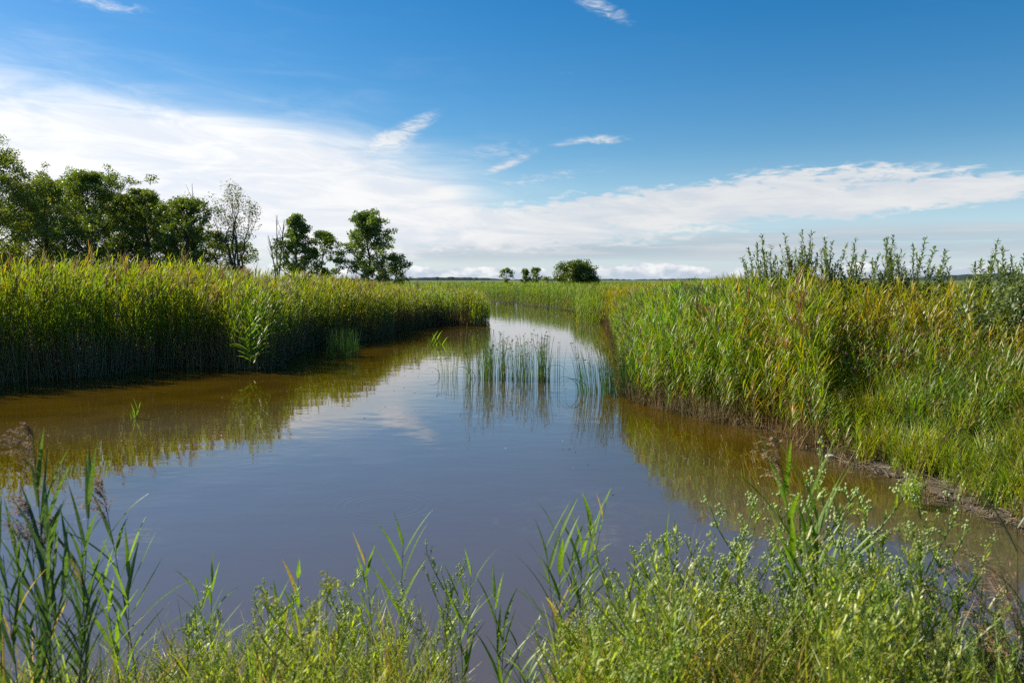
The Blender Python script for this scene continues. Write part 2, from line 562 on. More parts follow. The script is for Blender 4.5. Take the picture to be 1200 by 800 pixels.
def reed_tpl(rng, h=1.0, nleaf=12, L=0.36, W=0.024, z0=0.35, plume=0.5, seg=3, r=0.004, leafc=GREEN, tipc=YGREEN, stemb=STRAW * 0.8, wind=0.6, dead=0.12, sides=3, topdroop=0.9):
    g = G()
    zs = np.array([0, 0.33, 0.66, 1.0]) * h
    bx, by = rng.normal(0, 0.02, 2)
    P = np.stack([bx * zs ** 2, by * zs ** 2, zs], 1)
    Cc = np.array([stemb, stemb * 0.9 + leafc * 0.2, leafc * 0.9, tipc * 0.8])
    g.tube(P, [r, r * 0.9, r * 0.7, r * 0.3], Cc, sides)
    az0 = rng.uniform(0, 2 * pi)
    for i in range(nleaf):
        f = z0 + (1 - z0) * (i + rng.uniform(0, 0.8)) / nleaf
        az = az0 + pi * i + rng.normal(0, 0.5)
        if rng.random() < wind: az = rng.normal(0, 0.7)      # blown towards +x
        z = f * h
        p = np.array([bx * z * z, by * z * z, z])
        ll = L * rng.uniform(0.65, 1.1) * (0.7 + 0.6 * sin(pi * min(1, f)))
        c = leafc * (1 - f) + tipc * f
        c = c * rng.uniform(0.75, 1.25)
        d = rng.random()
        if d < dead * (1.4 - f): c = STRAW * rng.uniform(0.6, 1.1)
        elif d < dead * 1.7 * (1.4 - f): c = np.array([0.30, 0.24, 0.03])
        Pb, Wd, S, U = blade(rng, p, az, rng.uniform(0.35, 0.85), rng.uniform(0.3, topdroop + 0.5), ll, W * rng.uniform(0.8, 1.2), seg, twist=rng.normal(0, 0.9))
        g.strip(Pb, Wd, S, c, c * 1.15)
    if plume > rng.random():
        pc = PLUME * rng.uniform(0.7, 1.2) if rng.random() < 0.82 else RUST
        for i in range(9):
            z = h * (0.93 + 0.07 * i / 9)
            Pb, Wd, S, U = blade(rng, (bx * z * z, by * z * z, z), rng.normal(0.2, 1.3), rng.uniform(0.15, 0.7), rng.uniform(0.5, 1.6), rng.uniform(0.10, 0.2), 0.014, 2, wprof=[0.5, 1, 0.3], twist=rng.normal(0, 1))
            g.strip(Pb, Wd, S, pc)
    return g.out()


# ------------------------------------------------------------------ shoreline
RSHORE = [(1195, 617), (1120, 590), (1084, 574), (1039, 558), (1000, 540), (945, 518), (895, 503), (820, 487), (768, 473), (748, 462), (741, 440), (735, 418), (729, 402), (722, 388), (714, 377)]
FAR = [(704, 369), (688, 366), (655, 361), (605, 356), (575, 354), (540, 352), (500, 350.5), (440, 349.5)]
LBACK = [(440, 356), (500, 360), (545, 365), (563, 370)]
LFRONT = [(567, 377), (560, 382), (507, 380), (455, 388), (430, 398), (400, 401), (347, 407), (318, 423), (300, 433), (250, 428), (187, 431), (100, 440), (0, 448), (-140, 460), (-420, 476)]
POLY = [on_water(*p) for p in RSHORE + FAR + LBACK + LFRONT]
POLY += [(-16, 6.5), (-9, 4.3), (-4, 4.05), (-1.6, 3.95), (0.0, 3.85), (1.2, 3.75), (2.4, 3.75), (3.6, 4.2), (5.2, 4.9), (7.0, 5.6)]
POLY = np.array(POLY)


def rough_shore(P):
    out = []
    rr = np.random.default_rng(5)
    for a, b in zip(P, np.roll(P, -1, axis=0)):
        L = np.hypot(*(b - a))
        near = a[0] > 0.5 and a[1] < 17 and b[1] < 17 and a[1] > 5.6
        n = int(min(14, max(1, L / 0.22))) if near else 1
        nv = np.array([-(b - a)[1], (b - a)[0]]) / (L + 1e-9)
        for k in range(n):
            p = a + (b - a) * k / n
            out.append(p + nv * (rr.normal(0, 0.055) + 0.06 * sin(p[0] * 5.3 + p[1] * 3.1)) if near else p)
    return np.array(out)


POLY = rough_shore(POLY)


def sdist(X, Y):
    """signed distance to the shoreline: positive on land, negative in the water"""
    X = np.asarray(X, float).ravel(); Y = np.asarray(Y, float).ravel()
    A = POLY; B = np.roll(POLY, -1, axis=0)
    best = np.full(len(X), 1e9); inside = np.zeros(len(X), bool)
    for (ax, ay), (bx, by) in zip(A, B):
        dx, dy = bx - ax, by - ay
        t = np.clip(((X - ax) * dx + (Y - ay) * dy) / (dx * dx + dy * dy + 1e-12), 0, 1)
        best = np.minimum(best, np.hypot(X - ax - t * dx, Y - ay - t * dy))
        if abs(by - ay) > 1e-12:
            cr = ((ay > Y) != (by > Y)) & (X < dx * (Y - ay) / dy + ax)
            inside ^= cr
    return np.where(inside, -best, best)


def hnoise(X, Y):
    return (np.sin(X * 1.7 + 1.3 * np.sin(Y * 1.1)) * np.sin(Y * 1.9 + 0.7 * np.sin(X * 2.3)) + 0.5 * np.sin(X * 5.1 + Y * 3.3) * np.sin(Y * 4.7 - X * 2.9))


def gz(X, Y):
    X = np.asarray(X, float); Y = np.asarray(Y, float)
    sh = X.shape
    d = sdist(X, Y).reshape(sh)
    up = 0.02 + 0.14 * np.clip(d / 3.0, 0, 1)
    up = np.where((X > 1.5) & (Y < 14) & (Y > 4.8), 0.05 + 0.30 * np.clip(d / 3.0, 0, 1), up)
    near = np.clip((3.95 - Y) / 1.2, 0, 1)
    up = np.maximum(up * np.clip(d / 0.25, 0, 1), 0) + np.where(Y < 4.6, near * 0.30, 0)
    dn = -0.5 * np.clip(-d / 2.0, 0, 1)
    z = np.where(d > 0, up, dn)
    z = z + 0.018 * hnoise(X * 3, Y * 3) * np.clip(np.abs(d) * 2, 0, 1) * (np.abs(X) + np.abs(Y) < 60)
    return z


# ------------------------------------------------------------------ ground, water, hills
def axis(a, b, s0, growth):
    out = [0.0]; s = s0
    while out[-1] < b: out.append(out[-1] + s); s *= growth
    neg = [0.0]; s = s0
    while neg[-1] < -a: neg.append(neg[-1] + s); s *= growth
    return np.array([-v for v in neg[:0:-1]] + out)


def build_ground():
    xs = axis(-2500, 2500, 0.12, 1.03)
    ys = axis(-60, 5000, 0.12, 1.03) + 3.5
    X, Y = np.meshgrid(xs, ys)
    Z = gz(X, Y)
    far = Y > 84
    Z = np.where(far, 0.2, Z)
    V = np.stack([X, Y, Z], -1).reshape(-1, 3)
    ny, nx = X.shape
    i = (np.arange(ny - 1)[:, None] * nx + np.arange(nx - 1)[None]).ravel()
    F = np.stack([i, i + 1, i + nx + 1, i + nx], 1)
    o = mesh_obj('ground', V, F, np.zeros((len(V), 3)), ground_mat(), smooth=True)
    tag(o, 'low marsh ground with muddy edges under the reeds', 'ground', kind='structure')


def build_water():
    xs = np.arange(-40, 24.1, 0.4); ys = np.arange(2.5, 110, 0.4)
    X, Y = np.meshgrid(xs, ys)
    d = sdist(X, Y).reshape(X.shape)
    # the shallow shelf lies in front of the right shore
    sh = np.exp(-np.clip(-d, 0, 9) / 0.75) * (X > 1.0) * np.clip((16 - Y) / 5, 0, 1)
    sh = np.maximum(sh, 0.9 * np.exp(-((X - 3.4) ** 2 / 3.2 + (Y - 6.2) ** 2 / 3.0)))
    sh = np.maximum(sh, 0.3 * np.exp(-np.clip(-d, 0, 9) / 0.5))
    refl_gold = np.clip(1.3 - np.clip(-d, 0, 20) / np.where(X > 0.12 * Y - 0.5, 3.2, np.interp(Y, [8, 14, 20, 30], [9, 8.0, 6.0, 4.0])), 0, 1) * np.where(X > 1.5, 0.85, 1.0) * np.clip((Y - 5.5) / 3 + (X > 1) * 1.0, 0, 1)  # golden shallows widened to paint in the reflection of the reeds
    lim = np.interp(Y, [8, 12, 17, 25, 35], [-4.0, -3.0, -2.0, -1.0, 0.2])  # outer edge of the left bank's painted reed reflection
    refl_gold = refl_gold * np.where(X > 0.12 * Y - 0.5, 1.0, np.clip((lim - X) / 1.6 + 0.5, 0, 1))
    refl_gold = np.where(Y < 30, refl_gold, refl_gold * 0.7)
    refl_gold = refl_gold * np.where(X > 0, np.interp(Y, [5.5, 8.5, 11], [0.1, 0.75, 0.95]), 1.0)
    sh = sh * np.where(X > 0, np.interp(Y, [4.5, 7], [0.3, 0.9]), 1.0)
    C = np.stack([sh, refl_gold, sh], -1).reshape(-1, 3)
    V = np.stack([X, Y, X * 0], -1).reshape(-1, 3)
    ny, nx = X.shape
    i = (np.arange(ny - 1)[:, None] * nx + np.arange(nx - 1)[None]).ravel()
    F = np.stack([i, i + 1, i + nx + 1, i + nx], 1)
    ctr = (V[F].mean(1))
    keep = sdist(ctr[:, 0], ctr[:, 1]) < 1.0
    o = mesh_obj('water', V, F[keep], C, water_mat(on_water(450, 592)), smooth=True)
    tag(o, 'calm murky brown channel reflecting the sky', 'water', kind='structure')


def build_hills():
    rng = np.random.default_rng(3)
    V, F = [], []
    n = 560
    for i in range(n + 1):
        t = i / n
        a = radians(-60 + 120 * t)
        R0 = 2300
        px = math.tan(a) * FPX + 600
        h = 2.0 + 2.5 * rng.random() + 3 * abs(sin(a * 21)) + (13 * exp(-((px - 1190) / 110) ** 2)) + 4 * exp(-((px - 520) / 60) ** 2)
        x, y = R0 * sin(a), R0 * cos(a)
        V += [(x, y, 0), (x * 1.005, y * 1.005, h), (x * 1.2, y * 1.2, h * 1.05), (x * 1.3, y * 1.3, 0)]
    for i in range(n):
        for k in range(3):
            b = i * 4 + k
            F.append([b, b + 4, b + 5, b + 1])
    o = mesh_obj('distant_hills', V, F, None, hill_mat())
    tag(o, 'thin dark line of wooded hills on the horizon', 'hills', kind='structure')


build_ground(); build_water(); build_hills()


# ------------------------------------------------------------------ reed beds
def scatter(n, x0, x1, y0, y1):
    return R.uniform(x0, x1, n), R.uniform(y0, y1, n)


def tints(n, X, Y, amt=0.18, warm=0.25):
    """patchy natural colour differences between plants"""
    k = 0.5 + 0.5 * np.clip(hnoise(X * 0.35, Y * 0.35), -1, 1)
    t = np.ones((n, 3)) * R.uniform(1 - amt, 1 + amt, n)[:, None]
    t[:, 0] *= 1 + warm * (k - 0.4) + R.normal(0, 0.10, n)
    t[:, 2] *= 1 - 0.3 * (k - 0.5)
    return t


def in_view(X, Y, margin=1.5):
    return (np.abs(X) < Y * 0.68 + margin)


def plant_bed(name, temps, X, Y, scl, mat, label, leanx=0.0, leany=0.0, leanj=0.02, zmul=None, warm=0.25, sink=0.05, tmul=(1, 1, 1), widen=None):
    n = len(X)
    T = np.stack([X, Y, gz(X, Y) - sink], 1)
    hs = scl * R.uniform(0.84, 1.10, n)
    if zmul is not None: hs = hs * zmul
    w = np.ones(n) if widen is None else widen
    S = np.stack([np.sqrt(hs) * w, hs], 1)
    lean = np.stack([leanx + R.normal(0, leanj, n), leany + R.normal(0, leanj, n)], 1)
    rot = R.normal(0, 0.9, n)
    return replicate(name, temps, R.integers(0, len(temps), n), T, S, rot, lean, tints(n, X, Y, warm=warm) * np.array(tmul), mat, label=label, cat='reeds')


rg = np.random.default_rng(11)
YL = np.array([0.210, 0.270, 0.012])
T_left = [reed_tpl(rg, 1.0, nleaf=15, L=0.165, W=0.0185, z0=float(rg.uniform(0.16, 0.36)), plume=0.22, seg=3, r=0.0030, leafc=BGREEN * 1.1, tipc=YL * 1.0, stemb=STRAW * 1.1, wind=0.35, dead=0.10, topdroop=0.6) for _ in range(14)]
T_leftd = [reed_tpl(rg, 1.0, nleaf=13, L=0.16, W=0.018, z0=0.45, plume=0.16, seg=2, r=0.0022, leafc=GREEN, tipc=YL, wind=0.35, dead=0.1) for _ in range(8)]
T_right = [reed_tpl(rg, 1.0, nleaf=15, L=0.29, W=0.0155, z0=float(rg.uniform(0.2, 0.45)), plume=0.10, seg=3, r=0.0026, leafc=np.array([0.085, 0.165, 0.009]), tipc=np.array([0.165, 0.275, 0.008]), stemb=STRAW * 0.85, wind=0.5, dead=0.18, topdroop=0.5) for _ in range(14)]
T_rightd = [reed_tpl(rg, 1.0, nleaf=11, L=0.28, W=0.020, z0=0.40, plume=0.10, seg=2, r=0.0028, leafc=np.array([0.085, 0.155, 0.009]), tipc=np.array([0.20, 0.235, 0.009]), wind=0.5, dead=0.2) for _ in range(8)]
T_far = [reed_tpl(rg, 1.0, nleaf=8, L=0.24, W=0.055, z0=0.10, plume=0.03, seg=1, r=0.004, leafc=np.array([0.12, 0.20, 0.02]), tipc=np.array([0.18, 0.26, 0.018]), wind=0.3, dead=0.04) for _ in range(6)]

# left bank, about 2.7 m tall
X, Y = scatter(90000, -27, 3.5, 13, 50)
d = sdist(X, Y)
left = (X < -0.2 - 0.0 * Y) & in_view(X, Y, 2.5) & (d > -0.35)
back = Y > 26
p = np.where(d < -0.15, 0.45, np.where(d < 1.2, 0.85, np.where(d < 3.0, 0.45, 0.16)))
p = p * np.where(Y > 34, 0.75, 1)
keep = left & (R.random(len(X)) < p) & (d < 14)
X, Y, d = X[keep], Y[keep], d[keep]
hL = np.interp(np.hypot(X, Y), [14, 20, 28, 36, 42, 46], [2.42, 2.46, 2.36, 2.08, 1.78, 1.6]) * (1 + 0.055 * hnoise(X * 0.5, Y * 0.5) + 0.03 * hnoise(X * 1.9, Y * 1.9))
hL = hL * np.interp(X / Y, [-0.7, -0.52, -0.45, -0.2], [1.0, 1.02, 1.03, 1.0])
edge = d < 2.2
plant_bed('reed_bed', T_left, X[edge], Y[edge], hL[edge] * (1 - (1 - np.interp(X[edge] / Y[edge], [-0.64, -0.48, -0.36, -0.2], [1.0, 0.95, 0.85, 0.88])) * np.clip(1.6 - d[edge] / 1.3, 0, 1)) * np.interp(d[edge], [-0.3, 0.0, 0.5], [0.80, 0.97, 1.0]), M_REED, 'tall dense reeds with rusty plumes along the left bank', leanx=0.014, leanj=0.034, sink=0.12)
plant_bed('reed_bed', T_leftd, X[~edge], Y[~edge], hL[~edge] * 0.98, M_REED, 'plume topped reeds filling the ground behind the left bank', leanx=0.016, leanj=0.03)

# right bank near the water
X, Y = scatter(90000, 1.5, 20, 6.5, 60)
d = sdist(X, Y)
rb = in_view(X, Y, 2.0) & (X > 0.11 * Y - 0.2) & (d > -0.3)
herbzone = (X / Y > 0.43 + 0.03 * hnoise(X, Y)) & (Y < 14)
p = np.where(d < -0.05, 0.3, np.where(d < 1.5, 0.85, np.where(d < 4, 0.5, 0.20)))
p = np.where(herbzone, np.interp(d, [0.5, 1.2, 3.0], [0.0, 0.25, 0.55]), p) * np.interp(Y, [7, 20, 40, 60], [1.0, 1.0, 0.7, 0.5])
keep = rb & (R.random(len(X)) < p) & (d < 18)
X, Y, d = X[keep], Y[keep], d[keep]
hR = np.interp(X / Y, [0.0, 0.12, 0.2, 0.30, 0.40, 0.5, 0.65], [1.55, 1.62, 1.72, 1.90, 1.82, 1.66, 1.55]) * (1 + 0.06 * hnoise(X * 0.6, Y * 0.6) + 0.04 * hnoise(X * 2.1, Y * 2.1))
hR = hR * np.interp(Y, [8, 30, 60], [1.0, 1.0, 0.95])
hz_ = (X / Y > 0.40) & (Y < 14)
hR = np.where(hz_, hR * np.interp(d, [0.5, 1.5, 3.2], [0.45, 0.66, 1.0]), hR)
edge = (d < 2.2) & (Y < 34)
plant_bed('reed_bed', T_right, X[edge], Y[edge], hR[edge] * np.interp(d[edge], [-0.3, 0.0, 0.8], [0.55, 0.72, 1.0]), M_REED, 'bent green reeds with straw coloured stems along the right bank', leanx=-0.055, leany=-0.02, leanj=0.05, sink=0.08, warm=0.40)
plant_bed('reed_bed', T_rightd, X[~edge], Y[~edge], hR[~edge], M_REED, 'green and rusty reeds spreading over the ground behind the right bank', leanx=-0.04, leanj=0.05, warm=0.6)

# dead straw standing at the feet of the reeds, both shores
def dead_tpl(rng):
    g = G()
    for i in range(7):
        h = rng.uniform(0.35, 1.0); a = rng.uniform(0, 2 * pi); l = abs(rng.normal(0, 0.18))
        b = np.array([rng.normal(0, 0.05), rng.normal(0, 0.05), 0])
        t = b + np.array([cos(a) * l, sin(a) * l, cos(l)]) * h
        g.tube([b, (b + t) / 2 + rng.normal(0, 0.015, 3), t], [0.0045, 0.004, 0.002], STRAW * rng.uniform(0.45, 1.1), 3)
    for i in range(4):
        Pb, Wd, S, U = blade(rng, (rng.normal(0, 0.05), rng.normal(0, 0.05), rng.uniform(0, 0.4)), rng.uniform(0, 6.3), rng.uniform(0.3, 1.2), 1.0, 0.3, 0.012, 3, twist=1)
        g.strip(Pb, Wd, S, STRAW * rng.uniform(0.5, 1.1))
    return g.out()


X, Y = scatter(160000, -27, 9, 5.5, 48)
d = sdist(X, Y)
keep = (d > -0.35) & (d < 0.75) & in_view(X, Y, 2.0) & (R.random(len(X)) < 0.8) & ((X < -0.05 * Y) | (X > 0.1 * Y)) & (R.random(len(X)) < np.where((X > 0) & (d > 0.3) , 0.5, 1.0)) & ~((X / Y > 0.45) & (R.random(len(X)) < 0.7)) & ~((X > -4) & (X < 4) & (Y < 5.5))
X, Y, d = X[keep], Y[keep], d[keep]
plant_bed('dead_stalks', [dead_tpl(rg) for _ in range(8)], X, Y, np.where(X < 0, 1.25, 0.5) * np.where((X > 0) & (Y < 10), 0.6, 1.0), M_DRY, 'grey and straw coloured dead stalks at the feet of the reeds', warm=0.2, leanj=0.08)

# far bank and the marsh beyond
X, Y = scatter(60000, -60, 95, 55, 230)
d = sdist(X, Y)
keep = in_view(X, Y, 4) & (d > 0) & (R.random(len(X)) < np.where(d < 5, 1.0, np.interp(Y, [60, 110, 230], [0.30, 0.22, 0.10])))
keep &= (X / Y > -0.25)
X, Y, d = X[keep], Y[keep], d[keep]
wd = np.interp(Y, [55, 100, 230], [1.0, 1.8, 3.6])
X2 = np.concatenate([X]); Y2 = np.concatenate([Y])
plant_bed('reed_bed', T_far, X2, Y2, np.full(len(X2), 1.62) * (1 + 0.06 * hnoise(X2 * 0.25, Y2 * 0.25)), M_REEDF, 'bright green reed marsh on the far bank', leanj=0.02, widen=wd, warm=0.35)
# dense row right at the far water's edge
fx, fy = [], []
FP = np.array([on_water(*p) for p in [(716, 380), (712, 374)] + FAR])
for a, b in zip(FP[:-1], FP[1:]):
    L_ = np.hypot(*(b - a)); n = int(L_ * 44)
    t = R.random(n); off = R.uniform(-0.7, 1.8, n)
    q = a + (b - a) * t[:, None]
    nv = np.array([-(b - a)[1], (b - a)[0]]) / L_
    if nv[1] < 0: nv = -nv
    fx.append(q[:, 0] + nv[0] * off); fy.append(q[:, 1] + nv[1] * off)
fx, fy = np.concatenate(fx), np.concatenate(fy)
plant_bed('reed_bed', T_far, fx, fy, np.full(len(fx), 1.66) * np.interp(hnoise(fx * 0.3, fy * 0.3), [-1, 1], [0.88, 1.08]), M_REEDF, 'reeds standing at the far water edge with brown feet', leanj=0.02)


# ------------------------------------------------------------------ herbs and sedge on the right shore
def grass_tpl(rng, n=14, L=0.5, W=0.009, spread=0.05, c0=GREEN, c1=YGREEN, straw=0.2, th=(0.05, 0.45), droop=(0.2, 1.2), seg=4):
    g = G()
    for i in range(n):
        p = np.array([rng.normal(0, spread), rng.normal(0, spread), 0])
        c = c0 + (c1 - c0) * rng.random()
        if rng.random() < straw: c = STRAW * rng.uniform(0.6, 1.1)
        Pb, Wd, S, U = blade(rng, p, rng.uniform(0, 2 * pi), rng.uniform(*th), rng.uniform(*droop), L * rng.uniform(0.55, 1.1), W * rng.uniform(0.7, 1.3), seg, wprof=[0.8, 1, 0.8, 0.1], twist=rng.normal(0, 0.8))
        g.strip(Pb, Wd, S, c * 0.85, c * 1.15)
    return g.out()


def herb_tpl(rng, h=0.9, nb=9, leafc=GREEN, headc=None, L=0.05, W=0.010, dens=7):
    """bushy fine leaved marsh herb"""
    g = G()
    for b in range(nb):
        az = rng.uniform(0, 2 * pi); th = abs(rng.normal(0, 0.32))
        hh = h * rng.uniform(0.6, 1.0)
        zs = np.linspace(0, 1, 4)
        dr = np.array([cos(az) * sin(th), sin(az) * sin(th), cos(th)])
        P = np.array([dr * hh * s + np.array([0, 0, 0.06 * s * s * hh]) for s in zs])
        g.tube(P, [0.004, 0.003, 0.002, 0.001], leafc * 0.8, 3)
        for k in range(dens * 2):
            s = rng.uniform(0.25, 1.0)
            p = dr * hh * s
            Pb, Wd, S, U = blade(rng, p, rng.uniform(0, 2 * pi), rng.uniform(0.3, 1.0), rng.uniform(0, 0.9), L * rng.uniform(0.6, 1.5), W * rng.uniform(0.7, 1.3), 2, wprof=[0.4, 1, 0.1], twist=rng.normal(0, 0.5))
            g.strip(Pb, Wd, S, leafc * rng.uniform(0.7, 1.35))
        if headc is not None:
            for k in range(7):
                p = dr * hh * rng.uniform(0.8, 1.05) + rng.normal(0, 0.02, 3)
                Pb, Wd, S, U = blade(rng, p, rng.uniform(0, 2 * pi), rng.uniform(0.1, 0.8), 0.4, 0.05, 0.016, 2, wprof=[0.5, 1, 0.4], twist=1)
                g.strip(Pb, Wd, S, headc * rng.uniform(0.7, 1.2))
    return g.out()


# yellow-green sedge at the mud line
X, Y = scatter(26000, 2.2, 8.5, 5.6, 15)
d = sdist(X, Y)
keep = (d > 0.12) & (X / Y > 0.20) & in_view(X, Y, 1.0)
p = np.where(d < 1.1, 0.6, np.where(d < 2.6, 0.35, 0.05)) * np.interp(X / Y, [0.2, 0.42, 0.7], [0.35, 1.0, 1.0]) * np.clip(0.55 + 0.8 * hnoise(X * 2.2, Y * 2.2), 0.12, 1)
keep &= R.random(len(X)) < p
X, Y, d = X[keep], Y[keep], d[keep]
T_sedge = [grass_tpl(rg, 13, 0.58, 0.0135, 0.05, np.array([0.16, 0.25, 0.012]), np.array([0.33, 0.34, 0.02]), 0.18) for _ in range(8)]
plant_bed('sedge', T_sedge, X, Y, np.interp(d, [0.1, 0.8, 2], [0.6, 1.1, 1.4]) * np.clip(1 + 0.4 * hnoise(X * 2.2, Y * 2.2), 0.6, 1.4), M_REED, 'yellow green sedge and grass along the muddy right shore', warm=0.5, sink=0.02, leanj=0.1)

# grey-green and green herbs farther up the bank
X, Y = scatter(9000, 3, 12, 6.5, 17)
d = sdist(X, Y)
q = X / Y
keep = (d > 0.45) & (q > 0.30 + 0.06 * (d < 1.5)) & in_view(X, Y, 1.0) & (R.random(len(X)) < np.where(d < 6, 0.6, 0.3))
X, Y, d = X[keep], Y[keep], d[keep]
T_herb = [herb_tpl(rg, 0.9, 9, np.array([0.13, 0.20, 0.03])) for _ in range(5)] + [herb_tpl(rg, 0.95, 9, np.array([0.10, 0.165, 0.028]), L=0.07, W=0.014) for _ in range(6)] + [herb_tpl(rg, 1.0, 7, np.array([0.11, 0.15, 0.02]), headc=np.array([0.24, 0.13, 0.035])) for _ in range(1)]
plant_bed('undergrowth', T_herb, X, Y, np.interp(d, [0.45, 0.9, 1.6, 3.2, 5, 9], [0.45, 0.75, 1.15, 1.5, 1.65, 1.7]), M_REED, 'tangled green herbs with rusty seed heads on the right bank', warm=0.4, sink=0.02, leanj=0.08)


# ------------------------------------------------------------------ litter on mud and water
def gzf_(x, y):
    return float(gz(np.array([x]), np.array([y]))[0])


def litter(name, X, Y, Z, label, lo, hi, ln, w, kind='stuff'):
    g = G()
    for x, y, z in zip(X, Y, Z):
        a = random.uniform(0, pi); L = random.uniform(*ln)
        dd = np.array([cos(a), sin(a), random.uniform(-0.12, 0.25) if z > 0.01 else 0.0]) * L
        p = np.array([x, y, z])
        mid = p + dd * 0.5 + np.array([0, 0, 0.01 if z > 0.01 else 0.0])
        k = random.random()
        c = np.array(lo) * (1 - k) + np.array(hi) * k
        s = np.array([-sin(a), cos(a), 0.0])
        g.tube([p, mid, p + dd], [w * 0.6, w, w * 0.4], c, 4)
    o = g.build(name, M_DRY)
    return tag(o, label, 'litter', kind=kind)


X, Y = scatter(30000, 1.2, 7.5, 5.5, 18)
d = sdist(X, Y)
keep = (np.abs(d - 0.10) < 0.22) & (R.random(len(X)) < 0.55) & (X > 1.6)
X, Y = X[keep], Y[keep]
litter('reed_litter', X, Y, np.maximum(gz(X, Y), 0) + 0.012, 'broken dead stems and twigs on the muddy right shore', (0.09, 0.065, 0.045), (0.36, 0.28, 0.19), (0.03, 0.22), 0.005)
# clods of dark mud and small stones along the same edge
g = G()
X, Y = scatter(9000, 1.6, 7.0, 5.6, 16)
d = sdist(X, Y)
keep = (np.abs(d - 0.06) < 0.13) & (R.random(len(X)) < 0.5)
for x, y in zip(X[keep], Y[keep]):
    rr_ = random.uniform(0.008, 0.04)
    g.ball(np.array([0, 0, 0.0]), 1.0, np.array([0.085, 0.065, 0.045]) * random.uniform(0.5, 1.7))
    g.V[-1] = g.V[-1] * np.array([rr_ * random.uniform(0.8, 1.5), rr_ * random.uniform(0.8, 1.5), rr_ * 0.6]) * np.random.default_rng(int(x * 1e4)).uniform(0.75, 1.2, (len(g.V[-1]), 1)) + np.array([x, y, max(gzf_(x, y), 0.0)])
tag(g.build('mud_clods', M_DRY, smooth=True), 'dark mud clods and little stones along the right waterline', 'mud', kind='stuff')
# pale flecks floating on the water
X = np.concatenate([R.uniform(-9, 1, 110), R.uniform(0.5, 3.5, 30)]); Y = np.concatenate([R.uniform(10, 20, 110), R.uniform(8, 15, 30)])
d = sdist(X, Y); keep = d < -0.1
litter('floating_fluff', X[keep], Y[keep], np.full(keep.sum(), 0.004), 'pale seed fluff and leaf bits floating on the brown water', (0.35, 0.28, 0.18), (0.6, 0.55, 0.45), (0.01, 0.04), 0.0035)


# ------------------------------------------------------------------ trees
def leaf_cloud(g, rng, centers, rads, n, size, cols, flat=0.7, asp=0.6):
    centers = np.asarray(centers); rads = np.asarray(rads)
    w = rads ** 2.0; w /= w.sum()
    k = rng.choice(len(centers), n, p=w)
    u = rng.normal(0, 1, (n, 3)); u /= np.linalg.norm(u, axis=1)[:, None]
    rr = rng.random(n) ** 0.45
    P = centers[k] + u * (rads[k] * rr)[:, None] * np.array([1, 1, flat])
    a = rng.normal(0, 1, (n, 3)); a /= np.linalg.norm(a, axis=1)[:, None]
    b = np.cross(a, rng.normal(0, 1, (n, 3))); b /= np.linalg.norm(b, axis=1)[:, None]
    s = size * rng.uniform(0.6, 1.3, n)[:, None]
    V = np.stack([P - a * s, P - b * s * asp, P + a * s, P + b * s * asp], 1).reshape(-1, 3)
    F = np.arange(4 * n).reshape(n, 4)
    c0, c1 = cols
    kk = rng.random(len(centers))[k][:, None] * 0.6 + rng.random((n, 1)) * 0.4
    C = (np.asarray(c0) * (1 - kk) + np.asarray(c1) * kk) * rng.uniform(0.8, 1.2, (n, 1))
    g.add(V, F, np.repeat(C, 4, axis=0))


